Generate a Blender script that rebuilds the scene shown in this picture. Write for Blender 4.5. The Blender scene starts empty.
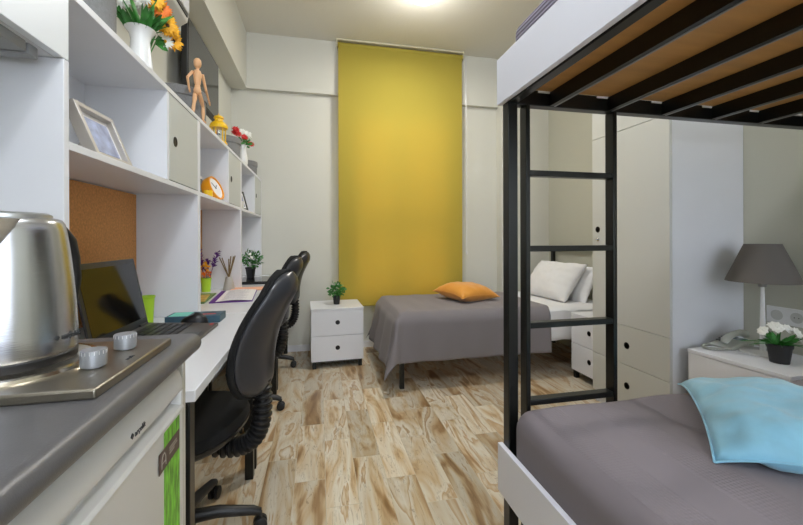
import bpy, bmesh, math, random
from mathutils import Vector, Matrix, noise
C = bpy.context.scene.collection
PI = math.pi
random.seed(7)

# ---------------------------------------------------------------- camera
H = 1.10
FPX = 376.3
cam_d = bpy.data.cameras.new('camera')
cam_d.sensor_fit = 'HORIZONTAL'; cam_d.sensor_width = 36.0
cam_d.lens = FPX / 803 * 36.0
cam_d.shift_y = -(262.5 - 237.6) / 803
cam_d.clip_start = 0.02
cam = bpy.data.objects.new('camera', cam_d); C.objects.link(cam)
yaw, roll = 0.215, 0.0025
fw = Vector((math.sin(yaw), math.cos(yaw), 0)); rt = Vector((math.cos(yaw), -math.sin(yaw), 0)); up = Vector((0, 0, 1))
rt2 = rt * math.cos(roll) - up * math.sin(roll); up2 = up * math.cos(roll) + rt * math.sin(roll)
m = Matrix((rt2, up2, -fw)).transposed().to_4x4(); m.translation = Vector((0, 0, H))
cam.matrix_world = m
bpy.context.scene.camera = cam

# ---------------------------------------------------------------- world, sun, exposure
w = bpy.data.worlds.new('world'); bpy.context.scene.world = w; w.use_nodes = True
nt = w.node_tree; bg = nt.nodes['Background']
bg.inputs[0].default_value = (0.80, 0.90, 1.0, 1); bg.inputs[1].default_value = 2.1
vs = bpy.context.scene.view_settings
vs.view_transform = 'Standard'; vs.look = 'None'; vs.gamma = 1; vs.use_curve_mapping = False
vs.exposure = 0.85
sun_d = bpy.data.lights.new('sun', 'SUN'); sun_d.energy = 3.0; sun_d.angle = 0.012; sun_d.color = (1, 0.86, 0.62)
sun = bpy.data.objects.new('sun', sun_d); C.objects.link(sun)
sun.location = (3, 8, 4)
sun.rotation_euler = Vector((0.40, 1.0, 0.42)).to_track_quat('Z', 'Y').to_euler()
MAIN_LAMP, NEAR_FILL, DOOR_FILL = 15.0, 20.0, 12.0
fill_d = bpy.data.lights.new('entrance_fill', 'AREA'); fill_d.shape = 'RECTANGLE'; fill_d.size = 1.9; fill_d.size_y = 1.4; fill_d.energy = 88.0; fill_d.color = (0.76, 0.83, 1.0)  # added area light out of view, cool fill from behind the camera
fill = bpy.data.objects.new('entrance_fill', fill_d); C.objects.link(fill); fill.location = (.85, -2.27, 1.60); fill.rotation_euler = (PI/2, 0, PI)
LAMP_WARM, FILL_COOL = (1.0, 0.96, 0.90), (0.88, 0.93, 1.0)

# ---------------------------------------------------------------- materials
def lin(c):
    r = []
    for v in c:
        v = v / 255.0
        r.append(v / 12.92 if v <= 0.04045 else ((v + 0.055) / 1.055) ** 2.4)
    return (r[0], r[1], r[2], 1)
MATS = {}
def mat(name, col, rough=0.5, metal=0.0, bump=0.0, bscale=200.0, vary=0.0, vscale=8.0, emit=0.0, trans=0.0, coat=0.0, stretch=None, sheen=0.0, alpha=1.0, spec=0.5):
    if name in MATS: return MATS[name]
    m = bpy.data.materials.new(name); m.use_nodes = True
    nt = m.node_tree; b = nt.nodes['Principled BSDF']; c = lin(col)
    b.inputs['Base Color'].default_value = c
    b.inputs['Roughness'].default_value = rough; b.inputs['Metallic'].default_value = metal
    b.inputs['Transmission Weight'].default_value = trans
    b.inputs['Coat Weight'].default_value = coat; b.inputs['Sheen Weight'].default_value = sheen
    b.inputs['Specular IOR Level'].default_value = spec
    b.inputs['Alpha'].default_value = alpha
    if emit: b.inputs['Emission Color'].default_value = c; b.inputs['Emission Strength'].default_value = emit
    if bump or vary:
        tc = nt.nodes.new('ShaderNodeTexCoord'); mp = nt.nodes.new('ShaderNodeMapping')
        nt.links.new(tc.outputs['Object'], mp.inputs[0])
        if stretch: mp.inputs['Scale'].default_value = stretch
        if bump:
            n = nt.nodes.new('ShaderNodeTexNoise'); n.inputs['Scale'].default_value = bscale; n.inputs['Detail'].default_value = 3
            nt.links.new(mp.outputs[0], n.inputs['Vector'])
            bp = nt.nodes.new('ShaderNodeBump'); bp.inputs['Strength'].default_value = bump; bp.inputs['Distance'].default_value = 0.002
            nt.links.new(n.outputs['Fac'], bp.inputs['Height']); nt.links.new(bp.outputs[0], b.inputs['Normal'])
        if vary:
            n = nt.nodes.new('ShaderNodeTexNoise'); n.inputs['Scale'].default_value = vscale; n.inputs['Detail'].default_value = 4
            nt.links.new(mp.outputs[0], n.inputs['Vector'])
            cr = nt.nodes.new('ShaderNodeValToRGB'); cr.color_ramp.elements[0].position = 0.3; cr.color_ramp.elements[1].position = 0.7
            cr.color_ramp.elements[0].color = (c[0] * (1 - vary), c[1] * (1 - vary), c[2] * (1 - vary), 1)
            cr.color_ramp.elements[1].color = (min(1, c[0] * (1 + vary)), min(1, c[1] * (1 + vary)), min(1, c[2] * (1 + vary)), 1)
            nt.links.new(n.outputs['Fac'], cr.inputs[0]); nt.links.new(cr.outputs[0], b.inputs['Base Color'])
    MATS[name] = m
    return m

white = mat('white_laminate', (228, 229, 233), 0.35, vary=0.01)
whitegloss = mat('white_gloss', (224, 225, 228), 0.18)
greydoor = mat('light_grey_laminate', (198, 201, 197), 0.45)
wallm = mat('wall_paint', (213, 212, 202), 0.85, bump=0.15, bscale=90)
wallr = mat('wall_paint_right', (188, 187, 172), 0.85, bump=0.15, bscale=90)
ceilm = mat('ceiling_paint', (222, 219, 208), 0.95, bump=1.0, bscale=55)
black = mat('black_steel', (12, 15, 14), 0.32, vary=0.1)
blackp = mat('black_plastic', (22, 22, 24), 0.42)
shellp = mat('chair_shell_plastic', (52, 53, 58), 0.30, vary=0.12, vscale=6)
fabricb = mat('black_fabric', (16, 16, 17), 0.95, bump=0.5, bscale=500)
steel = mat('brushed_steel', (200, 201, 205), 0.22, metal=1.0, bump=0.12, bscale=60, stretch=(1, 1, 12))
hobsteel = mat('hob_steel', (150, 143, 130), 0.30, metal=0.9, bump=0.08, bscale=80)
chrome = mat('chrome', (225, 225, 225), 0.12, metal=1.0)
silver = mat('silver_plastic', (150, 152, 156), 0.42, metal=0.4)
counterm = mat('graphite_worktop', (88, 87, 89), 0.30, bump=0.12, bscale=600, vary=0.06, vscale=30)
cork = mat('cork', (216, 152, 90), 0.9, bump=0.6, bscale=260, vary=0.16, vscale=120)
ply = mat('plywood', (196, 146, 84), 0.6, vary=0.10, vscale=3, stretch=(1, 8, 8))
greysheet = mat('grey_bedspread', (130, 124, 127), 0.9, bump=0.4, bscale=300, sheen=0.1)
sheet = mat('white_sheet', (232, 232, 234), 0.85, bump=0.2, bscale=30)
mattm = mat('mattress_white', (214, 214, 214), 0.9)
orangef = mat('orange_satin', (226, 152, 52), 0.45, bump=0.3, bscale=30, sheen=0.3)
bluef = mat('blue_velvet', (140, 200, 228), 0.6, bump=0.8, bscale=18, vary=0.13, vscale=10, sheen=0.4)
leafm = mat('leaf_green', (58, 128, 52), 0.5, vary=0.35, vscale=40)
leafd = mat('leaf_dark', (40, 96, 40), 0.5, vary=0.3, vscale=40)
petalw = mat('white_petals', (240, 240, 232), 0.6)
petaly = mat('yellow_petals', (248, 176, 20), 0.6, vary=0.15, vscale=60)
petalo = mat('orange_petals', (236, 120, 30), 0.6)
petalr = mat('red_petals', (206, 32, 34), 0.6)
petalv = mat('purple_feathers', (92, 40, 130), 0.7)
potb = mat('black_pot', (30, 30, 32), 0.5)
yellowm = mat('yellow_enamel', (246, 196, 22), 0.3)
orangem = mat('orange_enamel', (244, 160, 20), 0.3)
wood = mat('beech_wood', (226, 176, 130), 0.5, vary=0.06, vscale=20)
greybox = mat('grey_felt_box', (128, 128, 128), 0.8, bump=0.6, bscale=300, vary=0.1, vscale=150)
shade = mat('dark_lampshade', (112, 107, 102), 0.9, bump=0.3, bscale=500)
phonep = mat('phone_plastic', (190, 192, 182), 0.4)
ceramic = mat('white_ceramic', (236, 236, 234), 0.2)
glassm = mat('clear_glass', (235, 240, 240), 0.05, trans=1.0)
screenm = mat('dark_screen', (8, 8, 9), 0.08)
tvm = mat('tv_screen', (40, 41, 40), 0.10)
limem = mat('lime_mesh', (170, 210, 50), 0.45)
paper = mat('paper', (232, 230, 230), 0.8)
holem = mat('black_hole_ring', (14, 14, 14), 0.5)
feltm = mat('hood_filter', (158, 160, 160), 0.5, metal=0.3, bump=0.8, bscale=400)
darkgrey = mat('dark_grey', (60, 62, 64), 0.4)
brownl = mat('brown_label', (84, 66, 60), 0.5)
grassp = mat('grass_print', (110, 178, 50), 0.5, vary=0.6, vscale=26, stretch=(4, 4, 1))

def floor_material():
    m = bpy.data.materials.new('wood_look_tiles'); m.use_nodes = True
    nt = m.node_tree; b = nt.nodes['Principled BSDF']; L = nt.links.new
    def M(op, a, bb=None, cc=None):
        n = nt.nodes.new('ShaderNodeMath'); n.operation = op
        for i, v in enumerate((a, bb, cc)):
            if v is None: continue
            if isinstance(v, (int, float)): n.inputs[i].default_value = v
            else: L(v, n.inputs[i])
        return n.outputs[0]
    tc = nt.nodes.new('ShaderNodeTexCoord'); sp = nt.nodes.new('ShaderNodeSeparateXYZ'); L(tc.outputs['Object'], sp.inputs[0])
    X, Y = sp.outputs[0], sp.outputs[1]
    PW, PL = 0.1365, 0.52
    u = M('DIVIDE', M('ADD', X, 0.112 + PW * 20), PW); row = M('FLOOR', u); fu = M('FRACT', u)
    off = M('FRACT', M('MULTIPLY', row, 0.37))
    v = M('ADD', M('DIVIDE', M('ADD', Y, 10.0), PL), off); colr = M('FLOOR', v); fv = M('FRACT', v)
    cx = nt.nodes.new('ShaderNodeCombineXYZ'); L(row, cx.inputs[0]); L(colr, cx.inputs[1])
    wn = nt.nodes.new('ShaderNodeTexWhiteNoise'); L(cx.outputs[0], wn.inputs['Vector'])
    # streaked noise, shifted per plank
    cv = nt.nodes.new('ShaderNodeCombineXYZ')
    L(M('ADD', M('MULTIPLY', X, 8.0), M('MULTIPLY', wn.outputs['Value'], 40.0)), cv.inputs[0])
    L(M('ADD', M('MULTIPLY', Y, 1.7), M('MULTIPLY', wn.outputs['Value'], 73.0)), cv.inputs[1])
    n1 = nt.nodes.new('ShaderNodeTexNoise'); n1.inputs['Scale'].default_value = 1.0; n1.inputs['Detail'].default_value = 3; n1.inputs['Distortion'].default_value = 1.4
    L(cv.outputs[0], n1.inputs['Vector'])
    cr = nt.nodes.new('ShaderNodeValToRGB'); e = cr.color_ramp.elements
    e[0].position = 0.27; e[0].color = lin((138, 104, 66))
    e[1].position = 0.72; e[1].color = lin((220, 212, 196))
    for p, c in ((0.36, (172, 138, 98)), (0.42, (202, 177, 140)), (0.50, (213, 201, 179)), (0.57, (218, 210, 193)), (0.60, (188, 157, 118)), (0.66, (209, 193, 166))):
        q = e.new(p); q.color = lin(c)
    L(n1.outputs['Fac'], cr.inputs[0])
    # thin dark veins
    cv2 = nt.nodes.new('ShaderNodeCombineXYZ')
    L(M('ADD', M('MULTIPLY', X, 26.0), M('MULTIPLY', wn.outputs['Value'], 91.0)), cv2.inputs[0]); L(M('MULTIPLY', Y, 2.6), cv2.inputs[1])
    n2 = nt.nodes.new('ShaderNodeTexNoise'); n2.inputs['Scale'].default_value = 1.0; n2.inputs['Detail'].default_value = 5; n2.inputs['Distortion'].default_value = 2.0
    L(cv2.outputs[0], n2.inputs['Vector'])
    vein = nt.nodes.new('ShaderNodeMapRange'); L(M('ABSOLUTE', M('SUBTRACT', n2.outputs['Fac'], 0.5)), vein.inputs[0])
    vein.inputs[1].default_value = 0.0; vein.inputs[2].default_value = 0.012; vein.inputs[3].default_value = 0.5; vein.inputs[4].default_value = 0.0
    mx = nt.nodes.new('ShaderNodeMix'); mx.data_type = 'RGBA'; mx.inputs[7].default_value = lin((106, 76, 44))
    L(vein.outputs[0], mx.inputs[0]); L(cr.outputs[0], mx.inputs[6])
    # plank tone
    mx2 = nt.nodes.new('ShaderNodeMix'); mx2.data_type = 'RGBA'; mx2.blend_type = 'MULTIPLY'; mx2.inputs[0].default_value = 1
    tone = nt.nodes.new('ShaderNodeMapRange'); L(wn.outputs['Value'], tone.inputs[0]); tone.inputs[3].default_value = 0.74; tone.inputs[4].default_value = 1.14
    cmb = nt.nodes.new('ShaderNodeCombineXYZ'); [L(tone.outputs[0], cmb.inputs[i]) for i in range(3)]
    L(mx.outputs[2], mx2.inputs[6]); L(cmb.outputs[0], mx2.inputs[7])
    # grout
    du = M('MULTIPLY', M('MINIMUM', fu, M('SUBTRACT', 1.0, fu)), PW); dv = M('MULTIPLY', M('MINIMUM', fv, M('SUBTRACT', 1.0, fv)), PL)
    g = M('LESS_THAN', M('MINIMUM', du, dv), 0.0012)
    mx3 = nt.nodes.new('ShaderNodeMix'); mx3.data_type = 'RGBA'; mx3.inputs[7].default_value = lin((196, 186, 162))
    L(g, mx3.inputs[0]); L(mx2.outputs[2], mx3.inputs[6]); L(mx3.outputs[2], b.inputs['Base Color'])
    b.inputs['Roughness'].default_value = 0.34
    bp = nt.nodes.new('ShaderNodeBump'); bp.inputs['Strength'].default_value = 0.3; bp.inputs['Distance'].default_value = 0.002; bp.invert = True
    L(g, bp.inputs['Height']); L(bp.outputs[0], b.inputs['Normal'])
    return m
floorm = floor_material()

def blind_material():
    m = bpy.data.materials.new('mustard_blind_fabric'); m.use_nodes = True
    nt = m.node_tree; out = nt.nodes['Material Output']; nt.nodes.remove(nt.nodes['Principled BSDF'])
    d = nt.nodes.new('ShaderNodeBsdfDiffuse'); d.inputs[0].default_value = lin((178, 164, 74))
    t = nt.nodes.new('ShaderNodeBsdfTranslucent'); t.inputs[0].default_value = lin((224, 158, 50))
    mx = nt.nodes.new('ShaderNodeMixShader'); mx.inputs[0].default_value = 0.17
    nt.links.new(d.outputs[0], mx.inputs[1]); nt.links.new(t.outputs[0], mx.inputs[2]); nt.links.new(mx.outputs[0], out.inputs[0])
    return m
blindm = blind_material()

def weave_material(name, col, kind):
    m = bpy.data.materials.new(name); m.use_nodes = True
    nt = m.node_tree; b = nt.nodes['Principled BSDF']; b.inputs['Base Color'].default_value = lin(col); b.inputs['Roughness'].default_value = 0.9
    b.inputs['Sheen Weight'].default_value = 0.08
    tc = nt.nodes.new('ShaderNodeTexCoord'); L = nt.links.new
    if kind == 'bands':
        mp = nt.nodes.new('ShaderNodeMapping'); mp.inputs['Rotation'].default_value = (0, 0, 0.0); L(tc.outputs['Object'], mp.inputs[0])
        ch = nt.nodes.new('ShaderNodeTexVoronoi'); ch.inputs['Scale'].default_value = 110; ch.inputs['Randomness'].default_value = 0.15; L(mp.outputs[0], ch.inputs['Vector'])
        wv = nt.nodes.new('ShaderNodeTexWave'); wv.inputs['Scale'].default_value = 1.6; wv.bands_direction = 'X'; L(mp.outputs[0], wv.inputs['Vector'])
        cr = nt.nodes.new('ShaderNodeValToRGB'); cr.color_ramp.elements[0].position = 0.45; cr.color_ramp.elements[1].position = 0.55; L(wv.outputs['Fac'], cr.inputs[0])
        mu = nt.nodes.new('ShaderNodeMath'); mu.operation = 'MULTIPLY'; L(ch.outputs['Distance'], mu.inputs[0]); L(cr.outputs[0], mu.inputs[1])
        bp = nt.nodes.new('ShaderNodeBump'); bp.inputs['Strength'].default_value = 0.6; bp.inputs['Distance'].default_value = 0.003
        L(mu.outputs[0], bp.inputs['Height']); L(bp.outputs[0], b.inputs['Normal'])
    else:
        wv = nt.nodes.new('ShaderNodeTexWave'); wv.inputs['Scale'].default_value = 26; wv.bands_direction = 'Z'; L(tc.outputs['Object'], wv.inputs['Vector'])
        cr = nt.nodes.new('ShaderNodeValToRGB'); cr.color_ramp.elements[0].color = lin(col); cr.color_ramp.elements[1].color = lin(tuple(min(255, int(c * 1.28)) for c in col)); L(wv.outputs['Fac'], cr.inputs[0]); L(cr.outputs[0], b.inputs['Base Color'])
        bp = nt.nodes.new('ShaderNodeBump'); bp.inputs['Strength'].default_value = 0.8; bp.inputs['Distance'].default_value = 0.004
        L(wv.outputs['Fac'], bp.inputs['Height']); L(bp.outputs[0], b.inputs['Normal'])
    return m
weave = weave_material('grey_woven_bedspread', (126, 118, 124), 'bands')
ribbed = weave_material('grey_ribbed_bedspread', (104, 98, 112), 'ribs')

# ---------------------------------------------------------------- helpers
class MB:
    def __init__(s): s.bm = bmesh.new(); s.mi = 0
    def _f(s, vs, smooth=False):
        try: f = s.bm.faces.new(vs); f.smooth = smooth; f.material_index = s.mi; return f
        except ValueError: return None
    def box(s, x0, x1, y0, y1, z0, z1):
        v = [s.bm.verts.new(p) for p in ((x0,y0,z0),(x1,y0,z0),(x1,y1,z0),(x0,y1,z0),(x0,y0,z1),(x1,y0,z1),(x1,y1,z1),(x0,y1,z1))]
        for q in ((0,3,2,1),(4,5,6,7),(0,1,5,4),(1,2,6,5),(2,3,7,6),(3,0,4,7)): s._f([v[i] for i in q])
        return s
    def obox(s, c, size, M):
        v = []
        for dz in (-.5,.5):
            for dx, dy in ((-.5,-.5),(.5,-.5),(.5,.5),(-.5,.5)):
                v.append(s.bm.verts.new(Vector(c) + M @ Vector((dx*size[0], dy*size[1], dz*size[2]))))
        for q in ((0,3,2,1),(4,5,6,7),(0,1,5,4),(1,2,6,5),(2,3,7,6),(3,0,4,7)): s._f([v[i] for i in q])
        return s
    def rings(s, rings, smooth=True, cap0=True, cap1=True, closed=True):
        R = [[s.bm.verts.new(p) for p in r] for r in rings]
        n = len(R[0])
        for a, b in zip(R[:-1], R[1:]):
            for i in range(n if closed else n - 1):
                j = (i + 1) % n; s._f([a[i], a[j], b[j], b[i]], smooth)
        if cap0: s._f(list(reversed(R[0])))
        if cap1: s._f(R[-1])
        return s
    def lathe(s, prof, c=(0,0,0), seg=32, cap0=True, cap1=True, smooth=True, sx=1, sy=1, axis='Z', seg0=0, seg1=1):
        rs = []
        for r, z in prof:
            ring = []
            for i in range(seg):
                a = 2*PI*i/seg
                p = (r*math.cos(a)*sx, r*math.sin(a)*sy, z)
                if axis == 'X': p = (p[2], p[0], p[1])
                elif axis == 'Y': p = (p[1], p[2], p[0])
                ring.append(Vector(c) + Vector(p))
            rs.append(ring)
        return s.rings(rs, smooth, cap0, cap1)
    def tube(s, pts, r, seg=10, smooth=True):
        pts = [Vector(p) for p in pts]; rs = []; n = len(pts)
        prev = None
        for i, p in enumerate(pts):
            t = (pts[min(i+1, n-1)] - pts[max(i-1, 0)]).normalized()
            if prev is None:
                ref = Vector((0,0,1)) if abs(t.z) < .9 else Vector((1,0,0))
                u = t.cross(ref).normalized()
            else: u = (prev - t * prev.dot(t)).normalized()
            prev = u; v = t.cross(u)
            rr = r[i] if isinstance(r, (list, tuple)) else r
            rs.append([p + (u*math.cos(2*PI*k/seg) + v*math.sin(2*PI*k/seg))*rr for k in range(seg)])
        return s.rings(rs, smooth)
    def prism(s, prof, a0, a1, axis='Y', smooth=False):
        # prof: closed polygon; axis Y -> (x,z) ; axis X -> (y,z) ; axis Z -> (x,y)
        def P(q, t):
            if axis == 'Y': return (q[0], t, q[1])
            if axis == 'X': return (t, q[0], q[1])
            return (q[0], q[1], t)
        return s.rings([[P(q, a0) for q in prof], [P(q, a1) for q in prof]], smooth)
    def grid(s, fn, nu, nv, smooth=True):
        G = [[s.bm.verts.new(fn(i/nu, j/nv)) for j in range(nv+1)] for i in range(nu+1)]
        for i in range(nu):
            for j in range(nv): s._f([G[i][j], G[i+1][j], G[i+1][j+1], G[i][j+1]], smooth)
        return s
    def quad(s, a, b, c, d): s._f([s.bm.verts.new(p) for p in (a, b, c, d)]); return s
    def build(s, name, m, parent=None, bevel=0, seg=2, solid=0, subsurf=0, local=False, weld=False):
        me = bpy.data.meshes.new(name); sharp = not weld
        if weld: bmesh.ops.remove_doubles(s.bm, verts=s.bm.verts, dist=1e-5)
        bmesh.ops.recalc_face_normals(s.bm, faces=s.bm.faces)
        s.bm.to_mesh(me); s.bm.free()
        if sharp: me.set_sharp_from_angle(angle=0.75)
        for mm in (m if isinstance(m, (list, tuple)) else [m]): me.materials.append(mm)
        o = bpy.data.objects.new(name, me); C.objects.link(o)
        if parent:
            if not local:
                off = Vector((0,0,0)); p = parent
                while p: off += p.location; p = p.parent
                me.transform(Matrix.Translation(-off))
            o.parent = parent
        if solid:
            q = o.modifiers.new('solid', 'SOLIDIFY'); q.thickness = solid; q.offset = 0
        if bevel:
            q = o.modifiers.new('bevel', 'BEVEL'); q.harden_normals = False; q.width = bevel; q.segments = seg; q.limit_method = 'ANGLE'; q.angle_limit = 0.6
        if subsurf:
            q = o.modifiers.new('sub', 'SUBSURF'); q.levels = subsurf; q.render_levels = subsurf
        return o
def tag(o, label, cat, group=None):
    o['label'] = label; o['category'] = cat
    if group: o['group'] = group
    return o
def thing(name, label, cat, loc=(0,0,0), group=None, rz=0):
    o = bpy.data.objects.new(name, None); C.objects.link(o); o.location = loc; o.rotation_euler = (0,0,rz); o.empty_display_size = 0.05
    return tag(o, label, cat, group)
def struct(name, mb, m, **k):
    o = mb.build(name, m, **k); o['kind'] = 'structure'; return o
def box(*a): return MB().box(*a)
def copy_tree(o, parent=None):
    c = o.copy(); C.objects.link(c)
    if parent: c.parent = parent; c.matrix_parent_inverse = o.matrix_parent_inverse
    for ch in list(o.children): copy_tree(ch, c)
    return c
def text(s, size, m, parent, M, name='lettering', extrude=0.0004):
    cu = bpy.data.curves.new(name, 'FONT'); cu.body = s; cu.size = size; cu.extrude = extrude; cu.align_x = 'LEFT'
    t = bpy.data.objects.new(name, cu)
    me = bpy.data.meshes.new_from_object(t); bpy.data.objects.remove(t)
    o = bpy.data.objects.new(name, me); C.objects.link(o); me.materials.clear(); me.materials.append(m)
    me.transform(M)
    off = Vector((0,0,0)); p = parent
    while p: off += p.location; p = p.parent
    me.transform(Matrix.Translation(-off)); o.parent = parent
    return o
def frame_matrix(origin, xdir, ydir):
    x = Vector(xdir).normalized(); y = Vector(ydir).normalized(); z = x.cross(y)
    M = Matrix((x, y, z)).transposed().to_4x4(); M.translation = Vector(origin); return M

# ---------------------------------------------------------------- setting
XL, XR, XR2, YB, YF, ZC = -0.805, 2.30, 2.44, 3.785, -2.3, 3.02
struct('floor', box(XL-.1, XR2+.1, YF-.1, YB+.1, -.1, 0), floorm)
struct('ceiling', box(XL-.1, XR2+.1, YF-.1, YB+.1, ZC, ZC+.1), ceilm)
struct('wall_left', box(XL-.15, XL, YF-.1, YB+.1, 0, ZC), wallm)
b = MB(); WX0, WX1, WZ0, WZ1 = .34, 1.40, .50, 2.40
b.box(XL, WX0, YB, YB+.2, 0, ZC); b.box(WX1, XR2+.1, YB, YB+.2, 0, ZC); b.box(WX0, WX1, YB, YB+.2, 0, WZ0); b.box(WX0, WX1, YB, YB+.2, WZ1, ZC)
struct('wall_back', b, wallm)
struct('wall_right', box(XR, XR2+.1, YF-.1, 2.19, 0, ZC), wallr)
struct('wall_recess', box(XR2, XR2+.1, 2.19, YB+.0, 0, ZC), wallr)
b = MB(); b.box(XL, -.10, YF-.1, YF, 0, ZC); b.box(1.80, XR, YF-.1, YF, 0, ZC); b.box(-.10, 1.80, YF-.1, YF, 0, .90); b.box(-.10, 1.80, YF-.1, YF, 2.30, ZC)
struct('wall_front', b, wallm)
b = MB()
for q in ((-.10, -.04, .90, 2.30), (1.74, 1.80, .90, 2.30), (-.04, 1.74, .90, .96), (-.04, 1.74, 2.24, 2.30), (.82, .88, .96, 2.24)): b.box(q[0], q[1], YF-.08, YF-.03, q[2], q[3])
wf2 = struct('added_window', b, white)  # made-up window, unseen, put around the cool fill light
struct('trim_1', box(XL, -.66, YF, YB, 2.5, ZC), wallm)
struct('trim_2', box(-.66, 1.889, YB-.05, YB, 2.5, ZC), wallm)
struct('trim_3', box(1.889, XR2, 3.66, YB, 0, ZC), wallm)
struct('baseboard_back', box(XL, 1.889, YB-.012, YB, 0, .06), white)
struct('baseboard_left', box(XL, XL+.012, 1.9, YB-.012, 0, .06), white)
b = MB()
for x0, x1, z0, z1 in ((WX0, WX0+.06, WZ0, WZ1), (WX1-.06, WX1, WZ0, WZ1), (WX0, WX1, WZ0, WZ0+.06), (WX0, WX1, WZ1-.06, WZ1), (.84, .90, WZ0, WZ1), (WX0, WX1, 1.28, 1.34)):
    b.box(x0, x1, YB+.08, YB+.13, z0, z1)
wf = struct('window_1', b, white)
gl = box(WX0+.05, WX1-.05, YB+.10, YB+.106, WZ0+.05, WZ1-.05).build('window_pane', glassm, wf); gl['kind'] = 'structure'

# ---------------------------------------------------------------- lamps
def ceiling_lamp(x, y, label, power, colr, frac0=.6):
    t = thing('ceiling_lamp', label, 'lamp', (x, y, ZC))
    MB().lathe([(.15, ZC-.02), (.15, ZC)], (x, y, 0), 40).build('lamp_base', whitegloss, t)
    prof = [(.142*math.cos(a), ZC-.02-.085*math.sin(a)) for a in [PI/2*i/8 for i in range(9)]]
    prof[-1] = (.002, prof[-1][1])
    MB().lathe(prof, (x, y, 0), 40).build('lamp_shade', mat('glowing_opal', (250, 252, 255), 0.4, emit=5.0), t)
    for kind, frac, dz in (('POINT', frac0, -.26), ('AREA', 1-frac0, -.125)):
        l = bpy.data.lights.new('bulb', kind); l.energy = power*frac; l.color = colr
        if kind == 'POINT': l.shadow_soft_size = .10
        else: l.shape = 'DISK'; l.size = .24
        o = bpy.data.objects.new('bulb', l); C.objects.link(o); o.parent = t; o.location = (0, 0, dz)
    return t
ceiling_lamp(.79, 2.78, 'round glowing white ceiling lamp above the far bed and blind', MAIN_LAMP, LAMP_WARM, .28)
ceiling_lamp(.15, .35, 'added unseen ceiling lamp giving fill overhead near the bunk bed', NEAR_FILL, FILL_COOL, .85)  # added lamp above the view, evens out the light
ceiling_lamp(.55, -1.4, 'added unseen ceiling lamp giving fill from the entrance end', DOOR_FILL, FILL_COOL)  # added lamp behind the camera, more cool fill

# ---------------------------------------------------------------- roller blind
t = thing('roller_blind', 'tall mustard yellow roller blind covering the window', 'blind', (.82, 3.70, 3.0))
box(.165, 1.471, 3.665, 3.735, 3.008, 3.02).build('mounting_rail', mat('cream_metal', (214, 208, 180), .35), t)
for x in (.165, 1.461): box(x, x+.010, 3.668, 3.732, 2.945, 3.008).build('end_bracket', MATS['cream_metal'], t)
MB().lathe([(.024, .178), (.024, 1.458)], (0, 3.70, 2.975), 20, axis='X').build('roller', blindm, t)
b = MB().grid(lambda u, v: (.182 + u*1.268 - .0*v, 3.682 + .0015*math.sin(u*9)*(v), 2.975 - v*2.53), 24, 20)
b.build('blind_fabric', blindm, t)
box(.182, 1.450, 3.676, 3.690, .430, .448).build('bottom_bar', blindm, t, bevel=.004)
cb_ = MB(); cb_.tube([(1.484, 3.66, 2.95), (1.486, 3.66, 1.2), (1.490, 3.66, .96)], .0016, 6); cb_.tube([(1.492, 3.668, 2.95), (1.494, 3.668, 1.2), (1.491, 3.66, .96)], .0016, 6)
cb_.lathe([(.003, 0), (.008, .01), (.008, .03), (.003, .045)], (1.49, 3.66, .925), 12)
cb_.build('pull_cord', whitegloss, t)

# ---------------------------------------------------------------- storage hutches
YU = [0.945, 1.878, 2.826, 3.776]
HX0, HX1 = XL+.004, -.536
hnames = ['white desk hutch nearest the kettle, silver frame inside', 'middle white desk hutch with the yellow clock inside', 'white desk hutch in the corner by the back wall']
for i in range(3):
    y0, y1 = YU[i], YU[i+1]-.002
    t = thing('desk_hutch', hnames[i], 'shelf', ((HX0+HX1)/2, (y0+y1)/2, .75), 'white desk hutches along the left wall')
    box(HX0, HX1, y0, y0+.018, .75, 1.487 if i == 0 else 1.634).build('side_panel', white, t, bevel=.001)
    box(HX0, HX1, y1-.018, y1, .75, 1.634).build('side_panel', white, t, bevel=.001)
    box(HX0, HX1+.002, y0+(.018 if i == 0 else 0), y1, 1.634, 1.652).build('top_panel', white, t, bevel=.001)
    box(HX0+.006, HX1, y0+.018, y1-.018, 1.295, 1.313).build('shelf_board', white, t, bevel=.001)
    box(HX0, HX0+.006, y0+.018, y1-.018, .75, 1.634).build('back_panel', white, t)
    ys = (YU[1]-.933 if i == 0 else y0) + .565
    box(HX0+.006, HX1, ys, ys+.018, 1.313, 1.634).build('divider', white, t, bevel=.001)
    d = box(HX1-.016, HX1, ys+.020, y1-.020, 1.316, 1.631).build('door', greydoor, t, bevel=.001)
    MB().lathe([(.019, -.535), (.019, -.5338), (.014, -.5338), (.014, -.5352)], (0, ys+.075, 1.467), 24, axis='X', cap1=True).build('finger_hole', holem, d)
for i, (ya, yb, lb) in enumerate(((.985, 1.855, 'cork pinboard behind the open laptop'), (1.905, 2.80, 'cork pinboard in the middle desk hutch'))):
    o = box(HX0+.007, HX0+.019, ya, yb, .80, 1.29).build('cork_board', cork); tag(o, lb, 'pinboard', 'cork pinboards')
# dried flower emblem on the cork
b = MB()
for a in range(5):
    an = a*2*PI/5
    b.tube([(HX0+.022, 1.22+.009*math.cos(an)+.011*math.cos(q), 1.13+.011*math.sin(an)+.014*math.sin(q)) for q in [2*PI*k/14 for k in range(15)]], .0013, 5)
tag(b.build('wire_flower', mat('gold_wire', (220, 190, 110), .4)), 'small gold wire flower pinned on the cork by the kettle', 'ornament')

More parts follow.
